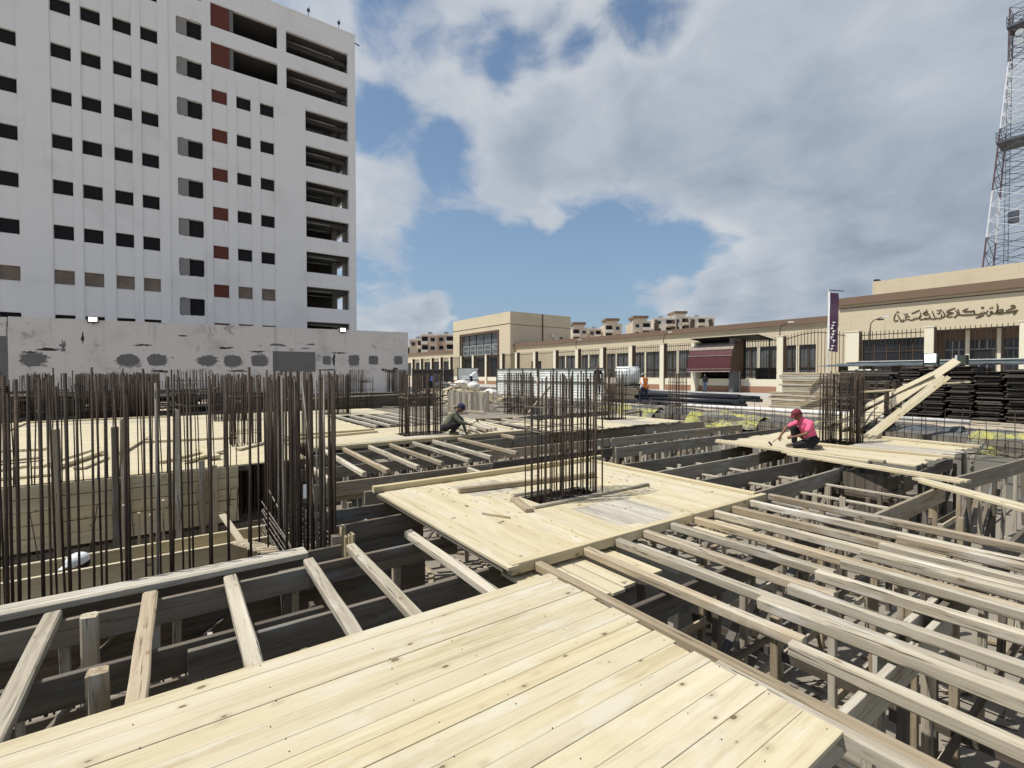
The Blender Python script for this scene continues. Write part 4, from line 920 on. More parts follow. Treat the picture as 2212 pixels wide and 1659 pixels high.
column_form('dark board box under the central rebar column', 3.84, 5.16, 4.76, 5.40); column_form('dark board box under the rebar column behind the pink worker', 13.2, 14.45, 4.65, 5.6)
column_form('dark boarded box standing below the near end of the pink worker platform', 10.4, 11.3, 3.1, 3.8, -.12)

# ------------------------------------------------------------------ back decks
bd = deck('back_deck', 'wide new plank deck behind the left rebar wall', 'plank deck', 'x', -7.0, 5.1, 10.35, 20.2, 0.0, 'wood_new', (.18, .22), holes=[(2.25, 6, 10.3, 12.75)], jag=.03)
for (p0, p1) in (((-6.5, 10.33, -.015), (1.2, 10.33, -.015)),): board('edge_batten', p0, p1, .04, .1, 'wood_dark', bd)
deck('far_deck', 'far strip of new planks before the boundary wall', 'plank deck', 'x', -7.0, 8.0, 20.25, 23.8, 0.0, 'wood_new', (.18, .22), jag=.05, grey=[(-6, 8.2, 21.6, 22.4)])
for k in range(5):
    x = 5.5 + .58 * k; o = board('timber_joist', (x, 20.2, .02), (x + U(-.12, .05), 15.0 + U(-.2, .5), .02), .1, .1, 'wood_old_grey', None, 1)
    tag(o, '%s pale joist from the left over the opening behind the left column' % ORD[k], 'joist', 'joists behind the left column')
od = deck('left_column_deck', 'new plank deck around the rebar column beside the olive worker', 'plank deck', 'x', 2.7, 8.8, 11.45, 14.75, 0.0, 'wood_new', (.18, .22), holes=[(5.2, 6.5, 12.4, 13.2)], jag=.04, grey=[(4.2, 8.9, 12.1, 12.5)])
for (p0, p1, wd, ht, m) in (((2.6, 11.42, .05), (9.0, 11.44, .05), .09, .1, 'wood_new_side'), ((2.5, 11.62, .05), (6.6, 11.6, .05), .1, .05, 'wood_new'), ((2.2, 13.3, .06), (4.9, 13.75, .06), .12, .06, 'wood_new_side'), ((2.0, 14.2, .06), (5.0, 14.3, .06), .12, .06, 'wood_new_side')):
    board('edge_batten', p0, p1, wd, ht, m, od)
cdk = deck('far_column_deck', 'new plank deck around the rebar column left of the yellow sheeting', 'plank deck', 'y', 10.72, 13.9, 9.3, 15.3, 0.0, 'wood_new', (.18, .22), holes=[(12.4, 13.2, 13.1, 14.25)], jag=.12, grey=[(10.9, 12.2, 12.6, 14)])
pk = deck('pink_worker_deck', 'plank platform with ragged ends under the pink worker', 'plank deck', 'y', 2.95, 6.9, 11.25, 15.75, 0.0, 'wood_new', (.15, .2), holes=[(4.72, 5.5, 13.25, 14.4)], jag=.12, grey=[(2.9, 4.6, 13.0, 14.2)], zj=.006)
for (p0, p1) in (((15.2, 2.8, .06), (15.5, 6.5, .06)), ((12.9, 2.75, .05), (12.5, 5.4, .05)), ((11.2, 3.4, .05), (11.3, 6.95, .05)), ((11.05, 3.6, .03), (11.2, 6.9, .03))): board('edge_batten', p0, p1, .14, .05, 'wood_new', pk)
# back form wall with soldiers
fw_ = root('wall_form', 'pale board wall form standing at the front of the back deck', 'formwork', (-.6, 10.0, -1))
for k in range(5): board('plank', (-3.4, 10.0 + U(-.006, .006), 0.03 - .20 * k), (.98, 10.0 - U(-.006, .006), 0.03 - .20 * k + U(-.006, .006)), .025, .187, 'wood_new_side', fw_)
for (x, zt, m, wd) in ((-1.43, .87, 'wood_brown', .1), (-.74, .86, 'wood_dark', .11), (-.63, .99, 'wood_brown', .1), (.08, 1.1, 'wood_grey', .1), (.42, .2, 'wood_brown', .09), (.6, .1, 'wood_brown', .1)): board('soldier', (x, 9.93, FZ), (x, 9.93, zt), wd, .09, m, fw_, 1, top=False)
for (x, zt) in ((-.6, -.25), (-.42, -.4), (-.28, -.45), (-.12, -.25)): board('stake', (x, 9.2, FZ), (x, 9.2, zt), .1, .03, 'wood_brown', fw_, top=False)
board('beam_side', (-3.6, 9.96, -1.0), (1.4, 9.96, -1.0), .03, .5, 'wood_dark', fw_)
bf = root('beam_form', 'long pale beam form boards in front of the crouching white cap', 'formwork', (0, 7.4, -.9))
for (y, x0, x1) in ((7.1, -2.4, 1.32), (7.66, -2.5, 1.1)):
    board('plank', (x0, y, -.49), (x1, y, -.49), .025, .2, 'wood_new_side', bf); board('plank', (x0, y + .002, -.695), (x1, y + .002, -.695), .025, .2, 'wood_new_side', bf); board('batten', (x0, y + .0, -.462), (x1, y + .0, -.462), .05, .025, 'wood_new', bf)
board('plank', (-.25, 7.38, -.80), (1.1, 7.38, -.80), .5, .025, 'wood_old_grey', bf)
board('brace', (.55, 7.6, -.2), (.72, 7.1, -.45), .08, .025, 'wood_new', bf)
for k in range(10): board('slat', (.62 + .008 * k, 7.0 - .2 * k, -.44 + .047 * k), (.78 + .006 * k, 7.0 - .2 * k, -.44 + .047 * k), .16, .02, 'wood_brown', bf)
for k in range(5): board('plank', (1.62, 5.35 + .11 * k, -.9), (1.62, 5.35 + .11 * k, -.06 - .05 * (k % 3)), .1, .025, 'wood_new_side', bf, top=False)

# loose timber on the decks
def loose(name, label, p0, p1, wd, ht, mat, rough=0, cat='timber', grp=None, roll=0.0):
    o = board(name, p0, p1, wd, ht, mat, None, rough, roll); return tag(o, label, cat, grp)
loose('timber_beam', 'square brown timber lying on the platform left of the central column', (3.34, 6.03, .082), (5.71, 5.68, .082), .08, .08, 'wood_brown', 1)
loose('timber_offcut', 'short brown plank lying at the foot of the central column', (3.76, 5.26, .045), (3.58, 4.68, .045), .11, .045, 'wood_brown', 1)
loose('timber_batten', 'thin curved batten lying along the front of the central column', (3.72, 4.78, .04), (5.93, 4.78, .04), .06, .035, 'wood_grey', 1)
loose('timber_batten', 'short batten at the back left corner of the central column hole', (3.85, 5.42, .045), (4.5, 5.40, .045), .06, .04, 'wood_grey', 1)
loose('wood_stake', 'thin stick lying alone on the platform planks', (3.07, 4.96, .022), (3.24, 4.62, .022), .028, .02, 'wood_brown')
loose('long_plank', 'long new plank projecting from the pink worker platform towards the right', (10.82, 5.1, .04), (10.2, 2.0, .04), .14, .04, 'wood_new', grp='long planks before the pink worker')
loose('long_plank', 'second long new plank lying along the first below pink worker', (10.62, 4.9, .03), (10.05, 2.05, .03), .12, .035, 'wood_new', grp='long planks before the pink worker')
loose('long_plank', 'long new plank running out of frame right of the platform', (10.02, 2.6, .0), (8.6, .6, .0), .16, .04, 'wood_new', grp='long planks before the pink worker')
loose('long_plank', 'narrow new plank beside the one running out of frame', (9.85, 2.5, -.01), (8.3, .5, -.01), .1, .04, 'wood_new', grp='long planks before the pink worker')
for k, (p0, p1) in enumerate((((-4.0, 20.2, .06), (-4.12, 23.4, .06)), ((-4.1, 23.3, .06), (-.1, 23.4, .06)), ((-3.2, 15.0, .06), (-2.3, 14.8, .06)), ((-3.1, 12.8, .08), (-2.1, 13.1, .08)), ((-.9, 13.0, .07), (-.55, 15.9, .07)), ((-.6, 15.0, .06), (1.4, 14.6, .06)),
                              ((-2.0, 12.0, .05), (-1.5, 14.0, .05)), ((-1.7, 11.6, .09), (-1.2, 13.4, .09)), ((-1.35, 11.4, .05), (-1.1, 12.6, .05)), ((-2.4, 11.0, .05), (-1.6, 11.0, .05)), ((-.2, 11.3, .06), (.5, 12.2, .06)), ((.2, 11.0, .08), (.9, 12.1, .08)), ((.7, 11.1, .1), (.5, 12.6, .1)), ((-3.0, 11.6, .05), (-2.2, 12.3, .05)), ((1.2, 12.2, .06), (3.0, 14.6, .06)))):
    loose('loose_plank', 'new plank lying on the back deck, %s of fifteen scattered from back left' % (ORD[k] if k < 16 else ''), p0, p1, U(.12, .2), U(.03, .06), 'wood_new' if k != 3 else 'wood_brown', grp='planks scattered on the back deck')
for k, (x, y) in enumerate(((8.3, 15.4), (8.0, 15.3), (8.6, 15.2), (7.7, 15.0), (8.9, 15.6), (8.15, 15.1))):
    loose('round_pole', 'round pole in the bundle right of the olive worker, %s from the left' % ORD[k], (x, y, .1 + .05 * (k % 2)), (x - .9 + U(-.15, .15), y - 3.4 + U(-.2, .2), .1 + .05 * (k % 2)), .09, .09, 'wood_grey', 1, 'pole', 'poles beside the olive worker')
for k, (p0, p1, m) in enumerate((((9.0, 15.2, .06), (8.5, 12.0, .06), 'wood_new'), ((8.4, 13.9, .05), (10.6, 13.7, .05), 'wood_new'), ((8.8, 15.6, .05), (11.4, 15.1, .05), 'wood_brown'), ((9.4, 14.9, .05), (9.3, 12.2, .05), 'wood_grey'), ((10.1, 14.9, .05), (10.0, 12.0, .05), 'wood_grey'), ((10.7, 15.0, .05), (10.7, 12.3, .05), 'wood_grey'))):
    loose('timber_beam', '%s timber of the grid between olive worker and far column' % ORD[k], p0, p1, .1, .08, m, 1, 'timber', 'timbers between the columns')
# planks leaning up to the dark stacks
for k, (p0, p1, wd) in enumerate((((16.9, 5.95, .05), (18.45, 3.93, 2.11), .2), ((16.9, 6.75, .06), (18.05, 4.37, 1.73), .12), ((15.0, 5.02, .03), (17.8, 4.08, 1.66), .1), ((14.95, 4.88, .03), (17.9, 3.98, 1.64), .1), ((16.92, 6.3, .04), (18.1, 4.3, 1.62), .16))):
    loose('leaning_plank', ['widest long new plank leaning behind the pink worker, its end highest', 'thin new plank leaning, topmost edge of the fan behind the column', 'new plank leaning, second from the bottom of the fan', 'new plank leaning, lowest of the fan', 'broad new plank leaning in the middle of the fan'][k], p0, p1, wd * 1.15, .045, 'wood_new', 0, 'plank', 'planks leaning behind the pink worker', R(45))
loose('trestle_plank', 'level plank sticking out to the right from the leaning planks', (18.6, 4.7, 1.42), (18.9, 3.72, 1.5), .1, .05, 'wood_new')
loose('trestle_plank', 'short level plank between rebar column and leaning planks', (16.0, 5.5, 1.22), (16.1, 4.7, 1.3), .14, .05, 'wood_new')
loose('timber_beam', 'old timber lying over the pit edge left of the yellow sheeting', (15.2, 13.5, .12), (21.5, 15.6, .12), .12, .1, 'wood_brown', 1)

# ------------------------------------------------------------------ reinforcing steel
def loop(x0, x1, y0, y1, z, d=.01):
    mb = MB(); e = [(x0, y0), (x1, y0), (x1, y1), (x0, y1)]
    dz = [U(-.025, .025) for _ in e]
    for k in range(4):
        j = (k + 1) % 4; mb.bar((*e[k], z + dz[k]), (*e[j], z + dz[j]), d)
    return mb
def cage(label, x0, x1, y0, y1, z0=FZ, z1=1.7, nx=8, ny=3, tz=(.95, 1.25), d=.022, name='rebar_cage', dbl=.35, mat='rebar', inner=0, grp='column rebar cages'):
    t = root(name, label, 'rebar cage', ((x0 + x1) / 2, (y0 + y1) / 2, z0), 0, grp)
    pts = []
    for k in range(nx): q = x0 + (x1 - x0) * k / (nx - 1); pts += [(q, y0), (q, y1)]
    for k in range(1, ny - 1): q = y0 + (y1 - y0) * k / (ny - 1); pts += [(x0, q), (x1, q)]
    for k in range(inner): pts.append((U(x0, x1), U(y0, y1)))
    for (x, y) in list(pts):
        if rnd.random() < dbl: pts.append((x + U(.025, .05), y + U(-.03, .03)))
    for (x, y) in pts:
        x += U(-.012, .012); y += U(-.012, .012); h = z1 + rnd.choice([-.06, -.03, 0, 0, .02, .05])
        tube('bar', (x, y, z0), (x + U(-.025, .025), y + U(-.025, .025), h), d / 2 * U(.85, 1.15), mat, t)
    for z in tz:
        loop(x0 - .015, x1 + .015, y0 - .015, y1 + .015, z, .012).build('tie', 'rebar_cement' if z > .3 else 'rebar', t)
        if rnd.random() < .7: loop(x0 - .012, (x0 + x1) / 2 + .1, y0 - .012, y1 + .012, z + .03, .01).build('tie', 'rebar_cement', t)
    return t
low = [-.06 - .1 * k for k in range(5)]
cage('tall rebar column rising through the central platform', 3.97, 5.04, 4.87, 5.28, FZ, 1.70, 11, 4, [.93, 1.25] + low, .021, dbl=.3)
mb = MB()
for k in range(60):
    a = (U(4.0, 5.0), U(4.88, 5.26), U(-.16, -.05)); mb.bar(a, (a[0] + U(-.25, .25), a[1] + U(-.2, .2), a[2] + U(-.03, .03)), .01)
o = mb.build('tie_wire_tangle', 'rebar_cement'); tag(o, 'tangle of tie wire and stirrups in the central column hole', 'wire', kind='stuff')
cage('dense rebar column left of the olive worker', 5.34, 6.40, 12.5, 13.1, FZ, 1.7, 11, 5, (1.02, .0, -.1), .026, dbl=.5)
cage('dense rebar column just behind the pink worker', 13.38, 14.28, 4.82, 5.42, FZ, 1.72, 11, 6, (1.12, .55, -.05), .026, dbl=.6)
cage('rebar column behind and right of the central column', 13.2, 14.15, 12.5, 13.1, FZ, 1.78, 12, 5, (.9, 1.3, .02), .024, dbl=.4)
cage('rebar column on the back deck, right behind the dense near rebar', 1.16, 1.75, 12.95, 13.5, FZ, 1.68, 7, 4, (.3, 1.2), .024)
cage('far rebar column left of the olive worker column', 5.2, 6.28, 20.9, 21.4, FZ, 1.7, 14, 5, (.3, 1.3, .02), .026, dbl=.7)
cage('far rebar column seen through the dense near rebar', 1.28, 2.25, 20.2, 20.85, FZ, 1.7, 12, 5, (.05, 1.2), .026, dbl=.7)
cage('far rebar cluster at the extreme left before the wall', -4.35, -3.72, 24.9, 25.3, FZ, 1.7, 10, 4, (.9, 1.35), .028, dbl=.8)
cage('broad brown mass of far rebar before the boundary wall', -2.9, -.45, 24.6, 25.4, FZ, 1.72, 30, 5, (.8, 1.3), .03, dbl=.9, inner=30)
cage('far rebar row right of the brown mass', .0, 1.6, 26.5, 27.0, 0, 1.9, 14, 3, (.7, 1.4), .024)
cage('far small rebar cage before the square wall patches', 9.1, 9.9, 30.0, 30.5, 0, 2.0, 8, 3, (.5, 1.4), .03)
cage('far rebar cage left of the black hoarding', 11.4, 12.6, 29.6, 30.2, 0, 2.0, 12, 4, (.5, 1.4), .03, dbl=.7)
cage('rebar cage with leaning timber beside the rubble heap', 11.9, 12.9, 16.6, 17.4, FZ, 1.75, 12, 5, (.5, .95, 1.3), .024, dbl=.6)
cage('slim rebar cage right of the walking man in orange', 16.9, 17.6, 12.2, 12.6, FZ, 1.75, 8, 3, (.45, .8, 1.35), .022)
cage('rebar cage under the leaning planks', 17.0, 17.9, 5.2, 5.9, -.4, 1.5, 9, 4, (.25, .55, .9), .024, dbl=.5)
loose('timber_prop', 'slanting timber prop leaning in the rebar cage by the rubble heap', (12.3, 16.2, .1), (13.2, 15.9, 1.2), .09, .09, 'wood_grey', 1)

def wall_rebar():
    t = root('wall_rebar', 'row of tall dark rebar standing in the left foreground pit', 'rebar', (-.1, 5.45, FZ))
    xs = [-1.08, -1.01, -.87, -.82, -.70, -.65, -.56, -.48, -.34, -.20, -.15, -.01, .13, .16, .30, .45, .63, .78]
    thick = {0, 1, 2, 4, 8, 11, 14, 15, 16}
    for k, x in enumerate(xs):
        y = 5.4; d = .026 if k in thick else .018
        tube('bar', (x, y, FZ), (x + U(-.02, .02), y + U(-.02, .02), 1.7 + U(-.06, .07)), d / 2, 'rebar', t, 8)
        if rnd.random() < .35: tube('bar', (x + .03, y + .03, FZ), (x + .03 + U(-.03, .03), y + .03, 1.62), .011, 'rebar_cement' if rnd.random() < .4 else 'rebar', t, 8)
    for k in range(24):
        x = -1.5 + 2.5 * k / 23 + U(-.05, .05); y = U(6.1, 6.6)
        if rnd.random() < .55: tube('bar', (x, y, FZ), (x + U(-.08, .08), y + U(-.08, .08), 1.66 + U(-.1, .06)), .010, 'rebar', t)
    t2 = root('wall_rebar', 'thick bundle of tall rebar at the corner beside the left joists', 'rebar', (1.25, 6.3, FZ))
    for k in range(15):
        y = 5.32 + 2.1 * k / 14
        for x in (1.06, 1.44):
            for q in range(3 if rnd.random() < .5 else 2):
                xx = x + U(-.03, .03); tube('bar', (xx, y + U(-.05, .05), FZ), (xx + U(-.03, .03), y + U(-.05, .05), 1.7 + U(-.08, .06)), U(.008, .0115), 'rebar' if rnd.random() < .85 else 'rebar_cement', t2)
    for x in (.94, 1.0, 1.19, 1.27, 1.36, 1.42): tube('bar', (x, 5.3, FZ), (x + U(-.02, .02), 5.3, 1.7 + U(-.08, .05)), .0125, 'rebar', t2, 8)
    for k in range(9):
        z = -.12 - .14 * k
        for x in (1.03, 1.47): tube('stirrup', (x, 5.25, z + U(-.04, .04)), (x, 7.6, z + U(-.04, .04)), .007, 'rebar_cement', t2)
        loop(1.03, 1.47, 5.27, 7.5, z - .05, .009).build('stirrup', 'rebar_cement', t2)
    tube('bar', (1.02, 6.9, .2), (1.35, 5.2, -.75), .008, 'rebar_cement', t2); tube('bar', (1.25, 6.0, 1.6), (1.3, 5.3, -.6), .008, 'rebar_cement', t2)
    bx('rag', 'cloth_white', t2, 1.1, 1.13, 5.27, 5.285, .42, .56)
    t3 = root('wall_rebar', 'row of thin rebar along the front edge of the back deck', 'rebar', (-.8, 10.15, FZ))
    for k in range(46):
        x = -3.2 + 4.3 * k / 45 + U(-.06, .06)
        tube('bar', (x, 10.13 + U(-.04, .1), FZ), (x + U(-.09, .09), 10.15 + U(-.05, .1), 1.6 + U(-.15, .2)), .009, 'rebar', t3)
        if rnd.random() < .25: tube('bar', (x, 9.6, FZ), (x + U(-.2, .2), 9.7, -.3), .007, 'rebar', t3)
    tube('bar', (-3.2, 10.15, -.03), (1.1, 10.15, -.03), .012, 'rebar', t3)
    t4 = root('wall_rebar', 'grid of thin starter bars along the retaining wall by the yellow sheeting', 'rebar', (16.9, 10, -.36))
    k = 0; y = -5.0
    while y < 25:
        h = U(.35, .75) if y > 6.5 else U(.2, .9)
        tube('bar', (16.86 + .14 * (k % 2), y, -.5), (16.86 + .14 * (k % 2) + U(-.05, .05), y + U(-.05, .05), h), .008, 'rebar', t4, 5); y += .17; k += 1
    for z in (-.2, .05, .3): tube('bar', (16.84, -5, z), (16.84, 25, z + U(-.05, .05)), .007, 'rebar', t4, 5)
    t5 = root('wall_rebar', 'loose steel mesh and bars on top of the retaining wall at right', 'rebar', (16.2, 2, -.4))
    for k in range(46):
        y = U(-3, 4.4); x = U(15.9, 17.0); a = U(-.5, .5); L = U(.5, 1.6)
        tube('bar', (x, y, U(-.45, -.15)), (x + math.sin(a) * L * .3, y + math.cos(a) * L * rnd.choice((-1, 1)), U(-.45, .0)), .008, 'rebar_cement' if rnd.random() < .5 else 'rebar', t5, 5)
    t6 = root('wall_rebar', 'long dark row of rebar along the back edge of the far deck', 'rebar', (0, 24.2, FZ))
    x = -7.5
    while x < 8.5:
        tube('bar', (x, 24.05 + U(-.1, .3), FZ), (x + U(-.06, .06), 24.1 + U(-.1, .3), 1.62 + U(-.35, .12)), .012, 'rebar', t6, 5); x += U(.05, .16)
    for z in (.35, .9): tube('bar', (-7.5, 24.05, z), (8.5, 24.05, z + .03), .01, 'rebar', t6, 5)
wall_rebar()

# ================================================================== stored material and site clutter
def lumber_stacks():
    spots = [(6.15, 1.98), (5.45, 2.0), (4.72, 1.95), (4.0, 1.78), (3.3, 1.86), (2.6, 1.95), (1.9, 1.9), (1.2, 1.95)]
    for k, (y, h) in enumerate(spots):
        t = root('lumber_stack', 'dark weathered board stack in the long row at right, %s from the left' % ORD[k], 'lumber stack', (24.2, y, 0), 0, 'dark lumber stacks')
        z = .02; board('bearer', (23.0, y - .25, .12), (23.0, y + .25, .12), .12, .12, 'wood_dark', t); board('bearer', (25.4, y - .25, .12), (25.4, y + .25, .12), .12, .12, 'wood_dark', t); z = .12
        while z < h:
            th = U(.022, .05); dx = U(-.12, .12); tl = U(-.035, .035)
            board('board', (22.7 + dx, y + U(-.09, .09), z + th + tl), (25.7 + dx, y + U(-.05, .05), z + th - tl), U(.52, .66), th, 'wood_black', t, 1); z += th + U(.002, .014)
lumber_stacks()
def wood_stack():
    t = root('plank_stack', 'brown plank stack behind the rebar of the pink worker', 'lumber stack', (24.4, 10.5, 0))
    z = 0
    for k in range(17):
        th = .105; y0, y1 = (9.0, 11.95) if k < 8 else (8.6, 11.45)
        for q in range(3): board('board', (24.1 + .24 * q + U(-.03, .03), y0 + U(-.1, .1), z + th), (24.1 + .24 * q + U(-.03, .03), y1 + U(-.1, .1), z + th), .22, th - .008, rnd.choice(['wood_brown', 'wood_grey', 'wood_brown', 'wood_old_grey']), t, 1)
        z += th
    board('strap_board', (23.9, 10.2, 1.05), (23.9, 9.7, 1.6), .1, .05, 'wood_brown', t); board('strap_board', (23.85, 10.6, .35), (23.85, 9.3, .95), .12, .05, 'wood_brown', t)
wood_stack()
def sheet_stack():
    t = root('steel_sheet_stack', 'stack of grey and dark green steel sections on top of the lumber', 'steel stack', (25.2, 5, 1.9))
    for k in range(5):
        z = 2.06 + .045 * k; bx('section', ['sheet_blue', 'steel_grey', 'sheet_blue', 'roof_sheet', 'sheet_white'][k], t, 24.3 + .1 * k, 25.6, -2 + .3 * k, 10.0 - .35 * k, z, z + .035)
    for y in (9.2, 8.2, 7.2): board('bearer', (25, y, 2.05), (25, y, 0), .3, .3, 'wood_dark', t, top=False)
    f = root('floodlight', 'large lit floodlight standing on the steel sections by the leaning planks', 'floodlight', (23.6, 5.75, 2.1))
    bx('housing', 'iron_green', f, 23.62, 23.75, 5.58, 5.98, 2.08, 2.5); bx('lens', 'lamp_lit', f, 23.6, 23.617, 5.62, 5.95, 2.16, 2.47)
    m = MB(); m.bar((23.7, 5.55, 1.95), (23.7, 5.55, 2.35), .04); m.bar((23.7, 6.0, 1.95), (23.7, 6.0, 2.35), .04); m.build('bracket', 'iron_dark', f)
    f = root('floodlight', 'dark unlit floodlight turned sideways right of the lit one', 'floodlight', (23.6, 4.9, 2.1))
    bx('housing', 'iron_green', f, 23.5, 23.9, 4.75, 5.0, 2.05, 2.4); bx('reflector', 'sheet_white', f, 23.46, 23.495, 4.98, 5.05, 2.05, 2.4)
    f = root('tool_box', 'dark crate standing on the steel sections at far right', 'crate', (23.8, 4.3, 2.1)); bx('body', 'iron_dark', f, 23.6, 24.1, 4.1, 4.55, 2.29, 2.55); bx('lid', 'iron_dark', f, 23.58, 24.12, 4.08, 4.57, 2.551, 2.59)
    # torn white sheet hung on the stack
    n = 8; vs = []; fs = []
    for i in range(n + 1):
        for j in range(n + 1): vs.append((22.6 + U(-.06, .06) + .03 * math.sin(j), 7.0 + .9 * i / n, 1.9 - (.8 + U(-.1, .1)) * j / n))
    for i in range(n):
        for j in range(n):
            if rnd.random() > .22 + .03 * j: a = i * (n + 1) + j; fs.append((a, a + 1, a + n + 2, a + n + 1))
    o = link('torn_sheet', mesh(vs, fs), 'sack_white'); tag(o, 'torn white plastic sheet hanging on the lumber behind the rebar', 'plastic sheet')
    t = root('lumber_stack', 'low dark board stack behind the rebar column and leaning planks', 'lumber stack', (23.4, 7.4, 0), 0, 'dark lumber stacks'); z = 0
    while z < 1.85:
        th = U(.04, .08); board('board', (22.75, 8.5 + U(-.2, .1), z + th), (22.75 + U(-.1, .1), 6.6 + U(-.2, .2), z + th), U(.5, .8), th, 'wood_black', t, 1); z += th + .01
sheet_stack()
def pipes():
    def ring(R_, r_, L, n=14):
        vs = []; fs = []
        for (rad, x) in ((R_, 0), (R_, L), (r_, L), (r_, 0)): vs += [(x, rad * math.cos(2 * math.pi * k / n), rad * math.sin(2 * math.pi * k / n)) for k in range(n)]
        for s in range(4):
            for k in range(n): a = s * n + k; b = s * n + (k + 1) % n; c = ((s + 1) % 4) * n + (k + 1) % n; d = ((s + 1) % 4) * n + k; fs.append((a, d, c, b))
        me = mesh(vs, fs, True); me.materials.append(MATS['pipe_black']); return me
    me = ring(.13, .11, 8.5); me2 = ring(.09, .075, 11.0)
    k = 0
    for (row, z, n) in ((0, .13, 5), (1, .37, 4), (2, .6, 2)):
        for j in range(n):
            x = 21.9 + .29 * j + .14 * row; a = Vector((x, 12.7 + U(-.4, .4), z)); d = Vector((U(-.01, .06), 1, U(-.002, .002))).normalized()
            M = Matrix.Translation(a) @ d.to_track_quat('X', 'Z').to_matrix().to_4x4()
            o = link('plastic_pipe', me, None, None, M); tag(o, 'black plastic pipe in the near pipe pile, %s tier, %s from the front' % (['bottom', 'middle', 'top'][row], ORD[j]), 'pipe', 'black pipes stacked by the walking man')
    for j in range(7):
        a = Vector((29.2 + .2 * (j % 4), 15.4 + U(-.4, .4), .09 + .18 * (j // 4))); d = Vector((.06 + U(-.02, .05), 1, .012)).normalized(); M = Matrix.Translation(a) @ d.to_track_quat('X', 'Z').to_matrix().to_4x4()
        o = link('plastic_pipe', me2, None, None, M); tag(o, 'thin black pipe in the farther bundle towards the kiosk, %s from the front' % ORD[j], 'pipe', 'thin black pipes towards the kiosk')
pipes()
def water_tank():
    x, y = 22.6, 19.8; t = root('water_tank', 'white plastic tank in a metal grid on a pallet behind the walking man', 'water tank', (x, y, .98))
    bm = bmesh.new(); bmesh.ops.create_cube(bm, size=1); bmesh.ops.scale(bm, vec=(1.0, 1.2, 1.0), verts=bm.verts); bmesh.ops.bevel(bm, geom=bm.edges[:], offset=.09, segments=3, affect='EDGES')
    me = bpy.data.meshes.new('tank'); bm.to_mesh(me); bm.free(); me.polygons.foreach_set('use_smooth', [True] * len(me.polygons)); link('body', me, 'tank_plastic', t, Matrix.Translation((x, y, 1.66)))
    m = MB()
    for k in range(7):
        q = -.6 + 1.2 * k / 6; m.bar((x - .52, y + q, 1.16), (x - .52, y + q, 2.1), .014)
    for k in range(6):
        q = -.5 + 1.0 * k / 5; m.bar((x + q, y - .62, 1.16), (x + q, y - .62, 2.1), .014)
    for z in (1.2, 1.42, 1.65, 1.88, 2.08): m.bar((x - .52, y - .62, z), (x - .52, y + .62, z), .014); m.bar((x - .52, y - .62, z), (x + .52, y - .62, z), .014)
    m.build('cage', 'steel_grey', t)
    for q in (-.5, 0, .5): bx('pallet_runner', 'wood_dark', t, x - .5, x + .5, y + q - .06, y + q + .06, 1.0, 1.1)
    bx('pallet_top', 'wood_dark', t, x - .54, x + .54, y - .64, y + .64, 1.101, 1.15)
    t = root('timber_pile', 'dark timber pile carrying the white plastic tank', 'timber pile', (x, y, 0)); z = 0
    while z < .96:
        for q in (-.5, -.2, .1, .4): board('board', (x + q, y - 1.2 + U(-.2, .2), z + .1), (x + q + U(-.05, .05), y + 1.2 + U(-.2, .2), z + .1), .26, .095, 'wood_dark', t, 1)
        z += .1 if z < .9 else .2
water_tank()
def hoarding():
    def panel(label, a, b, h, mat, n=3):
        a = Vector(a); b = Vector(b); d = (b - a); L = d.length; d.normalize(); nrm = Vector((d.y, -d.x, 0))
        t = root('hoarding', label, 'hoarding', tuple((a + b) / 2), 0, 'site hoarding panels')
        for k in range(n):
            p = a + d * (L * k / n + .03); q = a + d * (L * (k + 1) / n - .03); vs = []; fs = []; m = 22
            for i in range(m + 1):
                z = .05 + (h - .05) * i / m; o = nrm * (.03 * (i % 2)); vs += [tuple(p + o + Vector((0, 0, z))), tuple(q + o + Vector((0, 0, z)))]
                if i: fs.append((2 * i - 2, 2 * i - 1, 2 * i + 1, 2 * i))
            mb = MB(); mb.add(vs, fs); mb.build('sheet', mat, t)
            mb = MB(); mb.bar(p + nrm * .06, p + nrm * .06 + Vector((0, 0, h + .08)), .06); mb.bar(p + nrm * .06 + Vector((0, 0, h)), q + nrm * .06 + Vector((0, 0, h)), .06); mb.bar(p + nrm * .06 + Vector((0, 0, h * .55)), q + nrm * .06 + Vector((0, 0, h * .55)), .05); mb.build('frame', 'iron_green', t)
    panel('white corrugated sheet hoarding left of the central column, beside the entrance', (22.0, 33.2, 0), (22.1, 28.0, 0), 2.12, 'sheet_white', 3)
    panel('white corrugated sheet hoarding directly behind the central rebar column', (22.1, 27.8, 0), (22.2, 21.3, 0), 2.08, 'sheet_white', 4)
    panel('black sheet hoarding at the end of the boundary wall', (16.6, 38.0, 0), (19.4, 35.8, 0), 2.1, 'roof_sheet', 4)
    panel('small white sheet hoarding behind the rubble heap', (19.6, 35.6, 0), (21.0, 34.5, 0), 2.2, 'sheet_white', 1)
hoarding()
def board_fence(label, a, b, h0, h1, n):
    a = Vector(a); b = Vector(b); t = root('board_fence', label, 'formwork panel', tuple((a + b) / 2), 0, 'upright board panels')
    d = b - a
    for k in range(n):
        p = a + d * ((k + .5) / n); board('plank', (p.x, p.y, a.z), (p.x + U(-.02, .02), p.y, a.z + U(h0, h1)), d.length / n * .96, .03, rnd.choice(['wood_ledger', 'wood_old_grey', 'wood_ledger']), t, top=False, roll=math.atan2(-d.x, d.y))
board_fence('grey upright board panel behind the olive worker', (10.7, 20.4, -.05), (11.75, 18.4, -.05), .85, 1.0, 14)
board_fence('grey upright board panel behind the central rebar column', (12.6, 17.0, -.05), (13.6, 15.2, -.05), .6, .75, 12)
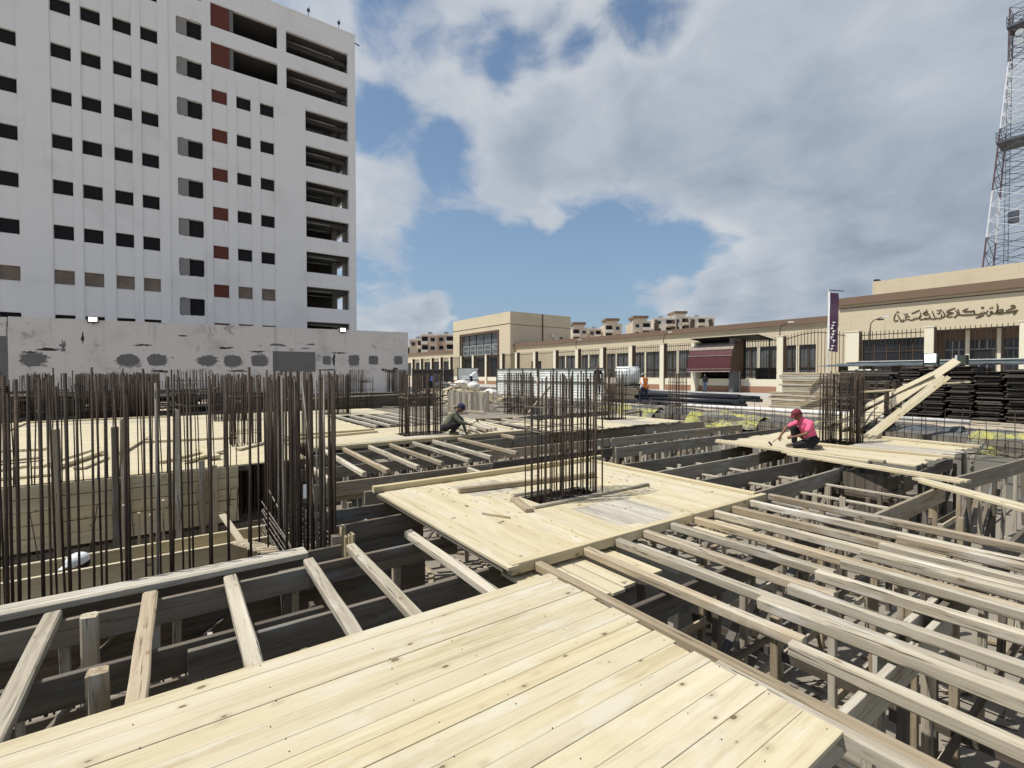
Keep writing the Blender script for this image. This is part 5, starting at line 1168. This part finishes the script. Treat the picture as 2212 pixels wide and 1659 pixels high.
def heaps():
    t = root('timber_heap', 'messy heap of broken sunlit timber before the station entrance', 'timber heap', (15, 28, 0))
    for k in range(150):
        a = U(0, 6.28); rr = math.sqrt(rnd.random()) * 3.2; x = 15 + rr * math.cos(a); y = 27.5 + rr * math.sin(a); z = max(.06, 1.15 * (1 - rr / 3.4)) + U(-.1, .12); L = U(.5, 1.6); b = U(0, 6.28)
        board('broken_board', (x - math.cos(b) * L / 2, y - math.sin(b) * L / 2, z + U(-.1, .1)), (x + math.cos(b) * L / 2, y + math.sin(b) * L / 2, z + U(-.1, .1)), U(.06, .16), U(.03, .07), rnd.choice(['wood_new_side', 'wood_brown', 'wood_grey', 'wood_new_side']), t)
    mb = MB(); n = 24
    mb.add([(15, 27.5, 1.0)] + [(15 + 3.2 * math.cos(2 * math.pi * k / n), 27.5 + 3.2 * math.sin(2 * math.pi * k / n), 0.01) for k in range(n)], [(0, k + 1, (k + 1) % n + 1) for k in range(n)]); mb.build('core', 'ground_dust', t)
    labs = ['white sack at the left of the heap top', 'white sack upright in the middle of the heap top', 'grey white sack lying right of the upright one', 'white sack low on the right of the heap', 'dark sack beside the blue worker', 'grey sack behind the heap']
    for k, (x, y, z, s, m) in enumerate(((15.6, 29.6, .85, .42, 'sack_white'), (16.4, 29.2, .95, .48, 'sack_white'), (17.0, 28.6, .85, .45, 'sack_white'), (17.9, 27.8, .4, .42, 'sack_white'), (15.0, 29.4, .85, .5, 'tarp_dark'), (16.2, 30.4, .6, .6, 'sack_white'))):
        bm = bmesh.new(); bmesh.ops.create_icosphere(bm, subdivisions=3, radius=s)
        for v in bm.verts: v.co.x *= 1.25; v.co.z *= .75; v.co *= U(.9, 1.08)
        me = bpy.data.meshes.new('sack'); bm.to_mesh(me); bm.free(); me.polygons.foreach_set('use_smooth', [True] * len(me.polygons)); o = link('rubble_sack', me, m, None, Matrix.Translation((x, y, z)) @ Matrix.Rotation(U(0, 3), 4, 'Z')); tag(o, labs[k], 'sack', 'sacks on the timber heap')
    # steel and timber lying along the bottom of the boundary wall
    for j, (x0, x1, y, n, lab) in enumerate(((-7, 4.5, 27.0, 170, 'dark pile of rebar and boards before the wall, far left'), (5.0, 12.5, 26.8, 60, 'dark pile of old boards and rebar before the wall, right of the far column'))):
        t = root('scrap_pile', lab, 'scrap pile', ((x0 + x1) / 2, y, 0))
        for k in range(n):
            x = U(x0, x1); L = U(1.5, 3.5); z = U(.03, .75) if j else U(.03, 1.05); yy = y + U(-.9, .9) 
            board('old_board', (x - L / 2, yy, z + U(-.05, .05)), (x + L / 2, yy + U(-.2, .2), z + U(-.05, .05)), U(.1, .25), U(.03, .06), rnd.choice(['wood_black', 'wood_dark', 'wood_black', 'wood_black', 'wood_black', 'wood_grey']), t)
        for k in range(8): bx('bearer', 'wood_black', t, x0 + (x1 - x0) * k / 8, x0 + (x1 - x0) * k / 8 + .8, y - .8, y + .8, 0, .45 if j else .8)
    t = root('scrap_pile', 'low scatter of old boards and bars behind the far column deck', 'scrap pile', (12.5, 21, 0))
    for k in range(60):
        x = U(9, 16); y = U(18, 25.5); L = U(.6, 2.6); a = U(0, 3.14); z = U(.0, .25)
        board('old_board', (x - math.cos(a) * L / 2, y - math.sin(a) * L / 2, z + U(-.02, .04)), (x + math.cos(a) * L / 2, y + math.sin(a) * L / 2, z + U(-.02, .04)), U(.06, .2), U(.02, .05), rnd.choice(['wood_dark', 'wood_grey', 'wood_brown', 'wood_black']), t)
    for k in range(40):
        x = U(13.5, 16.4); y = U(14.5, 24); tube('bar', (x, y, -.1), (x + U(-.1, .1), y + U(-.1, .1), U(.3, 1.0)), .01, 'rebar', t, 5)
    dk = root('site_sheet', 'dark slanted formwork sheet at the end of the far deck', 'formwork panel', (7, 24.4, 0)); bx('sheet', 'wood_dark', dk, 3.4, 12.0, 24.2, 24.3, -.4, .62); board('batten', (6.2, 24.15, -.1), (6.2, 24.15, .6), .1, .04, 'wood_grey', dk, top=False); board('batten', (3.4, 24.2, .55), (12, 24.2, .7), .1, .06, 'wood_grey', dk)
    # low cluttered rows of rebar mats beyond
    for j, (x0, x1, y, lab) in enumerate(((-8, 0, 30.5, 'far row of thin rebar standing before the wall at left'), (1.5, 9.0, 31.5, 'far row of thin rebar standing before the wall, centre'))):
        t = root('wall_rebar', lab, 'rebar', ((x0 + x1) / 2, y, 0))
        x = x0
        while x < x1: tube('bar', (x, y + U(-.3, .3), 0), (x + U(-.08, .08), y + U(-.3, .3), U(.9, 1.9)), .014, 'rebar', t, 5); x += U(.06, .22)
heaps()
def tarps():
    def tarp(label, x0, x1, y0, y1, z, m='tarp_yellow', amp=.16):
        nx, ny = 14, 40; vs = []; fs = []; ph = U(0, 9)
        for j in range(ny + 1):
            for i in range(nx + 1):
                x = x0 + (x1 - x0) * i / nx; y = y0 + (y1 - y0) * j / ny; e = min(i, nx - i, 2) / 2
                vs.append((x + .12 * math.sin(y * 3 + ph), y + U(-.02, .02), z + amp * (math.sin(x * 4 + y * 2.3 + ph) * .5 + math.sin(y * 5.1 - x * 3) * .35 + .5) * (.3 + .7 * e) + U(-.02, .02) - (.42 * (1 - i / nx) ** 2.5)))
        for j in range(ny):
            for i in range(nx): a = j * (nx + 1) + i; fs.append((a, a + 1, a + nx + 2, a + nx + 1))
        o = link('plastic_sheeting', mesh(vs, fs, True), m); tag(o, label, 'sheeting', 'crumpled sheeting along the pit edge')
    tarp('crumpled yellow sheeting on the gravel right of the walking man', 16.74, 18.0, 8.9, 11.7, .10)
    tarp('crumpled yellow sheeting behind the far column deck', 16.74, 17.8, 13.4, 17.0, .10)
    tarp('crumpled yellow sheeting peeping behind the pink worker', 16.74, 17.8, 5.8, 7.4, .10)
    tarp('long yellow sheeting strip along the pit edge at far right', 16.9, 17.9, -1.6, 3.4, .06)
    tarp('dark wet sheeting left of the long yellow strip', 17.3, 18.3, 3.7, 5.2, .05, 'tarp_dark')
    for k, (p0, p1, lab) in enumerate((((19.8, 14.0, .25), (20.4, 4.0, .2), 'white plastic pipe lying along the gravel behind the pink worker'), ((20.6, 13.0, .2), (21.0, 6.5, .22), 'second pale pipe lying farther along the gravel'))):
        o = tube('pale_pipe', p0, p1, .07, 'sack_white', None, 10); tag(o, lab, 'pipe')
    b = root('stack_bearers', 'light timber bearers lying in front of the dark lumber row', 'timber', (22, 2.5, 0))
    for k in range(9): board('board', (21.6 + U(-.4, .3), 5.2 - k * .85, .12 + U(0, .05)), (22.0 + U(-.3, .3), 4.2 - k * .85 + U(-.3, .3), .12), .16, .06, 'wood_grey', b)
    # litter on the excavation floor
    mb = MB()
    for k in range(420):
        x = U(2.4, 12); y = U(-2.5, 9); L = U(.06, .5); a = U(0, 6.28); z = FZ + U(.005, .03)
        mb.bar((x, y, z), (x + math.cos(a) * L, y + math.sin(a) * L, z + U(0, .04)), U(.02, .09), U(.012, .03))
    o = mb.build('floor_litter', 'wood_brown'); tag(o, 'offcuts and splinters littering the excavation floor', 'litter', kind='stuff')
    mb = MB()
    for k in range(160):
        x = U(2.5, 7); y = U(-1.5, 3.2); L = U(.2, .8); a = U(0, 6.28); z = FZ + U(.01, .15); mb.bar((x, y, z), (x + math.cos(a) * L, y + math.sin(a) * L, z + U(-.05, .1)), .009)
    o = mb.build('wire_litter', 'rebar'); tag(o, 'bent wires and bar ends lying on the excavation floor', 'wire', kind='stuff')
    mb = MB()
    for k in range(70):
        x = U(2.7, 6.4); y = U(3.7, 6.5)
        if 3.8 < x < 5.2 and 4.7 < y < 5.4: continue
        L = U(.02, .06); a = U(0, 6.28); mb.bar((x, y, .005), (x + math.cos(a) * L, y + math.sin(a) * L, .005), .009, .006)
    o = mb.build('wood_chips', 'wood_brown'); tag(o, 'wood chips strewn over the platform planks', 'litter', kind='stuff')
tarps()

# ================================================================== people
def capsule(bm, a, b, ra, rb, n=10):
    a = Vector(a); b = Vector(b); d = b - a; L = d.length
    if L < 1e-5: d = Vector((0, 0, 1)); L = 1e-4
    q = d.normalized().to_track_quat('Z', 'Y').to_matrix()
    rings = []; K = 4
    for k in range(K + 1): t = math.pi / 2 * k / K; rings.append((ra * math.sin(t), -ra * math.cos(t)))
    for k in range(K + 1): t = math.pi / 2 * k / K; rings.append((rb * math.cos(t), L + rb * math.sin(t)))
    vr = []
    for (r_, z) in rings:
        vr.append([bm.verts.new(a + q @ Vector((max(r_, 1e-4) * math.cos(2 * math.pi * k / n), max(r_, 1e-4) * math.sin(2 * math.pi * k / n), z))) for k in range(n)])
    for i in range(len(vr) - 1):
        for k in range(n): bm.faces.new((vr[i][k], vr[i][(k + 1) % n], vr[i + 1][(k + 1) % n], vr[i + 1][k]))
    bm.faces.new(vr[0][::-1]); bm.faces.new(vr[-1])
def ellip(bm, c, r, rot=None):
    g = bmesh.ops.create_icosphere(bm, subdivisions=3, radius=1.0)
    M = Matrix.Translation(c) @ (rot.to_4x4() if rot else Matrix.Identity(4)) @ Matrix.Diagonal((r[0], r[1], r[2], 1))
    bmesh.ops.transform(bm, matrix=M, verts=g['verts'])
def fuse(bm, name, mat, parent, voxel=.012, smooth=4):
    me = bpy.data.meshes.new('src'); bm.to_mesh(me); bm.free()
    o = bpy.data.objects.new('src', me); COL.objects.link(o)
    r = o.modifiers.new('r', 'REMESH'); r.mode = 'VOXEL'; r.voxel_size = voxel
    s = o.modifiers.new('s', 'SMOOTH'); s.iterations = smooth; s.factor = .5
    dg = bpy.context.evaluated_depsgraph_get(); em = bpy.data.meshes.new_from_object(o.evaluated_get(dg))
    bpy.data.objects.remove(o); bpy.data.meshes.remove(me)
    em.polygons.foreach_set('use_smooth', [True] * len(em.polygons)); em.materials.clear(); em.materials.append(MATS[mat])
    ob = bpy.data.objects.new(name, em); COL.objects.link(ob); ob.parent = parent
    return ob
def hand(bm, wrist, aim, palm_n, grip=.6):
    w_ = Vector(wrist); d = Vector(aim).normalized(); nrm = Vector(palm_n); nrm = (nrm - d * nrm.dot(d)).normalized(); s = d.cross(nrm)
    capsule(bm, w_, w_ + d * .07, .026, .032)
    for i, (o, L) in enumerate(((-.03, .072), (-.01, .082), (.01, .076), (.029, .06))):
        b = w_ + d * .085 + s * o; d1 = (d * math.cos(grip) + nrm * math.sin(grip)); d2 = (d * math.cos(2 * grip) + nrm * math.sin(2 * grip))
        capsule(bm, b, b + d1 * L * .55, .0095, .009, 8); capsule(bm, b + d1 * L * .55, b + d1 * L * .55 + d2 * L * .5, .009, .008, 8)
    b = w_ + d * .03 - s * .03; d1 = (d * .6 - s * .6 + nrm * .5).normalized(); capsule(bm, b, b + d1 * .04, .012, .011, 8); capsule(bm, b + d1 * .04, b + d1 * .04 + (d * .7 + nrm * .6).normalized() * .03, .011, .009, 8)
def person(label, loc, rz, J, shirt, trousers, cap=None, cap_style='cap', vest=None, long_sleeve=True, hair='cloth_black', grips=(.6, .6), shoes='shoe', facing=None, short=False):
    """J: joint positions in the person's own frame (x forward, y to the left, z up)"""
    t = root('person', label, 'person', loc, rz)
    V = {k: Vector(v) for k, v in J.items()}
    bm = bmesh.new()
    capsule(bm, V['pelvis'], V['chest'], .115, .125); capsule(bm, V['chest'], V['neck'], .12, .06); capsule(bm, V['neck'], V['head'], .055, .055)
    hd = V['head']; fdir = Vector(J.get('look', (1, 0, -.3))).normalized(); left = Vector((0, 0, 1)).cross(fdir).normalized(); up = fdir.cross(left)
    rot = Matrix((fdir, left, up)).transposed()
    ellip(bm, hd, (.098, .078, .118), rot); ellip(bm, hd + fdir * .035 - up * .06, (.062, .055, .06), rot)
    capsule(bm, hd + fdir * .095 + up * .005, hd + fdir * .112 - up * .022, .010, .015, 8); capsule(bm, hd + fdir * .085 - up * .062 + left * .018, hd + fdir * .085 - up * .062 - left * .018, .012, .012, 8)
    for s in (-1, 1): ellip(bm, hd + left * (.08 * s) - fdir * .005, (.022, .012, .032), rot)
    for s, side in ((1, 'l'), (-1, 'r')):
        sh, el, ha = V['sh_' + side], V['el_' + side], V['ha_' + side]; capsule(bm, V['chest'] * .3 + V['neck'] * .7, sh, .06, .055)
        capsule(bm, sh, el, .048, .038); capsule(bm, el, ha, .038, .026)
        hand(bm, ha, (ha - el).normalized() * .6 + Vector(J.get('aim_' + side, (.3, 0, -.4))), J.get('pal_' + side, (0, -s, -.3)), grips[0 if side == 'l' else 1])
        hp, kn, an = V['hip_' + side], V['kn_' + side], V['an_' + side]; capsule(bm, V['pelvis'], hp, .10, .09); capsule(bm, hp, kn, .078, .055); capsule(bm, kn, an, .055, .038)
        toe = V.get('toe_' + side, an + Vector((.16, 0, -.045))); capsule(bm, an, toe, .04, .032)
    fuse(bm, 'body', 'skin', t, .0095)
    e = bmesh.new()
    for s in (-1, 1): ellip(e, hd + fdir * .084 + up * .012 + left * (.031 * s), (.011, .012, .008), rot)
    me = bpy.data.meshes.new('eyes'); e.to_mesh(me); e.free(); o = link('eyes', me, 'eye_dark'); o.parent = t
    # shirt
    b = bmesh.new(); capsule(b, V['pelvis'] + (V['chest'] - V['pelvis']) * .05, V['chest'], .142, .150); capsule(b, V['chest'], V['chest'] * .25 + V['neck'] * .75, .145, .085)
    for side in 'lr':
        sh, el, ha = V['sh_' + side], V['el_' + side], V['ha_' + side]; capsule(b, V['chest'] * .4 + V['neck'] * .6, sh, .09, .075)
        if long_sleeve: capsule(b, sh, el, .066, .056); capsule(b, el, el + (ha - el) * .88, .054, .042)
        else: capsule(b, sh, sh + (el - sh) * .62, .068, .064)
    fuse(b, 'shirt', shirt, t, .014, 3)
    b = bmesh.new(); capsule(b, V['chest'] * .6 + V['neck'] * .4, V['neck'] + (V['head'] - V['neck']) * .15, .07, .064); fuse(b, 'collar', vest or shirt, t, .012, 2)
    if vest:
        b = bmesh.new(); capsule(b, V['pelvis'] + (V['chest'] - V['pelvis']) * .15, V['chest'], .168, .176); capsule(b, V['chest'], V['chest'] * .3 + V['neck'] * .7, .172, .11)
        for side in 'lr': capsule(b, V['chest'] * .4 + V['neck'] * .6, V['sh_' + side] * .9 + V['chest'] * .1, .12, .092)
        fuse(b, 'vest', vest, t, .014, 3)
    b = bmesh.new()
    for side in 'lr':
        hp, kn, an = V['hip_' + side], V['kn_' + side], V['an_' + side]; capsule(b, V['pelvis'], hp, .135, .115); capsule(b, hp, kn, .102, .076); capsule(b, kn, kn + (an - kn) * .9, .074, .06)
    fuse(b, 'trousers', trousers, t, .014, 3)
    for side in 'lr':
        b = bmesh.new(); an = V['an_' + side]; toe = V.get('toe_' + side, an + Vector((.16, 0, -.045))); heel = an + (an - toe).normalized() * .03 + Vector((0, 0, -.02)); capsule(b, heel, toe, .05, .042); fuse(b, 'shoe', shoes, t, .012, 2)
    # hair and cap
    b = bmesh.new(); ellip(b, hd - fdir * .018 + up * .022, (.098, .085, .108), rot); fuse(b, 'hair', hair, t, .012, 1)
    if cap:
        b = bmesh.new(); c = hd + up * .05 - fdir * .008; ellip(b, c, (.115, .098, .092), rot)
        if cap_style == 'cap':
            for k in range(-3, 4): capsule(b, c + fdir * .08 + left * (.022 * k) - up * .008, c + fdir * (.175 - .004 * k * k) + left * (.022 * k) - up * .03, .012, .009, 6)
        else:
            for k in range(20): a = 2 * math.pi * k / 20; capsule(b, c + rot @ Vector((.1 * math.cos(a), .085 * math.sin(a), -.01)), c + rot @ Vector((.165 * math.cos(a), .15 * math.sin(a), -.045)), .016, .01, 6)
        fuse(b, 'cap', cap, t, .009, 2)
    return t
SQUAT = dict(pelvis=(-.20, 0, .23), chest=(.0, 0, .50), neck=(.12, 0, .66), head=(.24, 0, .76), look=(.8, 0, -.6), sh_l=(.06, .18, .59), sh_r=(.06, -.18, .59), hip_l=(-.2, .1, .22), hip_r=(-.2, -.1, .22), kn_l=(.22, .17, .40), kn_r=(.22, -.17, .36), an_l=(-.02, .15, .09), an_r=(.0, -.14, .09))
AZ = lambda v: math.atan2(v[1], v[0])
RT = (math.cos(R(35.3)), -math.sin(R(35.3)))
# olive worker: crouches facing right in the picture, hammering
J = dict(SQUAT); J.update(el_l=(.24, .27, .42), ha_l=(.36, .16, .10), el_r=(.25, -.22, .40), ha_r=(.45, -.14, .33), aim_r=(.3, 0, .1), aim_l=(.2, -.1, -.6))
person('crouching worker in olive jersey and dark cap hammering at deck edge', (6.30, 11.75, .012), AZ(RT), J, 'cloth_olive', 'cloth_black', 'cap_blue')
def hammer(label, loc, rz, tilt):
    t = root('hammer', label, 'hammer', loc, rz); d = Vector((math.cos(tilt), 0, math.sin(tilt)))
    for nm, a, b, w_, m in (('handle', (0, 0, 0), d * .26, .026, 'wood_brown'), ('head', d * .25 + Vector((-d.z, 0, d.x)) * .06, d * .25 - Vector((-d.z, 0, d.x)) * .06, .04, 'iron_dark')):
        mb = MB(); mb.bar(a, b, w_, n=8); o = link(nm, mesh(mb.v, mb.f), m); o.parent = t
cz, sz_ = math.cos(AZ(RT)), math.sin(AZ(RT))
hammer('hammer raised in the olive worker hand', (6.30 + .50 * cz + .14 * sz_, 11.75 + .50 * sz_ - .14 * cz, .30), AZ(RT), R(35))
# pink worker: sits back on his heels facing left in the picture
fa_ = AZ((-RT[0], -RT[1]))
J = dict(pelvis=(-.20, 0, .22), chest=(-.07, 0, .50), neck=(.02, 0, .66), head=(.13, 0, .76), look=(.85, 0, -.55), sh_l=(-.06, .19, .58), sh_r=(-.01, -.19, .58), hip_l=(-.2, .1, .2), hip_r=(-.2, -.1, .2),
         kn_l=(.25, .17, .09), kn_r=(.12, -.15, .44), an_l=(-.18, .15, .07), an_r=(.10, -.14, .09), toe_l=(-.32, .15, .05), el_r=(.26, -.22, .44), ha_r=(.42, -.15, .27), el_l=(.08, .26, .36), ha_l=(.26, .08, .27), aim_r=(.1, 0, -.5), aim_l=(.4, -.3, -.1))
person('crouching worker in pink polo shirt and red cap on the right platform', (11.75, 5.12, .012), fa_, J, 'cloth_pink', 'cloth_black', 'cap_red', long_sleeve=False)
cz, sz_ = math.cos(fa_), math.sin(fa_)
hammer('hammer held down by the pink worker', (11.75 + .46 * cz + .15 * sz_, 5.12 + .46 * sz_ - .15 * cz, .25), fa_, R(-40))
STAND = dict(pelvis=(0, 0, .92), chest=(.02, 0, 1.22), neck=(.02, 0, 1.44), head=(.05, 0, 1.60), look=(1, 0, -.1), sh_l=(.0, .19, 1.38), sh_r=(.0, -.19, 1.38), hip_l=(0, .1, .88), hip_r=(0, -.1, .88), kn_l=(.03, .11, .48), kn_r=(.03, -.11, .48), an_l=(0, .11, .08), an_r=(0, -.11, .08), el_l=(-.04, .25, 1.1), el_r=(-.04, -.25, 1.1), ha_l=(.06, .24, .86), ha_r=(.06, -.24, .86), aim_l=(.1, 0, -.5), aim_r=(.1, 0, -.5))
J = dict(STAND); J.update(kn_l=(.20, .1, .50), an_l=(.24, .1, .08), kn_r=(-.05, -.1, .48), an_r=(-.38, -.1, .20), toe_r=(-.30, -.1, .05), el_l=(-.10, .27, 1.12), ha_l=(.06, .29, .88), el_r=(.05, -.26, 1.12), ha_r=(.2, -.24, .92), chest=(.06, 0, 1.22), neck=(.08, 0, 1.43), head=(.13, 0, 1.58))
person('man in orange safety vest walking away beside the black pipes', (21.0, 17.2, .06), AZ((.578 * .8 - .816 * .55, .816 * .8 + .578 * .55)), J, 'cloth_white', 'cloth_navy', 'cap_grey', 'bucket', vest='cloth_orange')
person('man in dark shirt and jeans standing below the kiosk awning', (41.2, 26.6, .004), R(180), STAND, 'cloth_black', 'cloth_jeans', None)
J = dict(SQUAT)
for k in list(J):
    if k not in ('look',): J[k] = (J[k][0], J[k][1], J[k][2])
J.update(pelvis=(-.12, 0, .48), chest=(.0, 0, .78), neck=(.05, 0, .98), head=(.10, 0, 1.10), look=(1, .15, -.25), sh_l=(.02, .17, .90), sh_r=(.02, -.17, .90), hip_l=(-.12, .09, .46), hip_r=(-.12, -.09, .46), kn_l=(.2, .12, .42), kn_r=(.2, -.12, .40), an_l=(.02, .11, .09), an_r=(.0, -.11, .09), el_l=(.2, .2, .68), ha_l=(.34, .12, .55), el_r=(.2, -.2, .68), ha_r=(.34, -.12, .55))
person('crouching worker whose white cap shows between the beam forms', (-.80, 7.39, FZ + .002), AZ((-1, .1)), J, 'cloth_black', 'cloth_navy', 'cloth_white')
J = dict(STAND); J.update(chest=(.22, 0, 1.12), neck=(.38, 0, 1.24), head=(.50, 0, 1.28), look=(.6, 0, -.8), sh_l=(.3, .19, 1.2), sh_r=(.3, -.19, 1.2), el_l=(.4, .22, .95), el_r=(.4, -.22, .95), ha_l=(.5, .15, .72), ha_r=(.5, -.15, .72))
person('far worker in blue bending over the sacks beside the heap', (15.0, 31.0, .3), R(-80), J, 'cloth_blue', 'cloth_black', 'cap_blue')
person('far worker in grey standing beside the white plastic tank', (21.2, 20.9, .5), R(200), STAND, 'cloth_black', 'cloth_navy', None)
person('far worker bending among sacks on the heap top', (17.4, 29.6, .6), R(-30), J, 'cloth_white', 'cloth_navy', None)
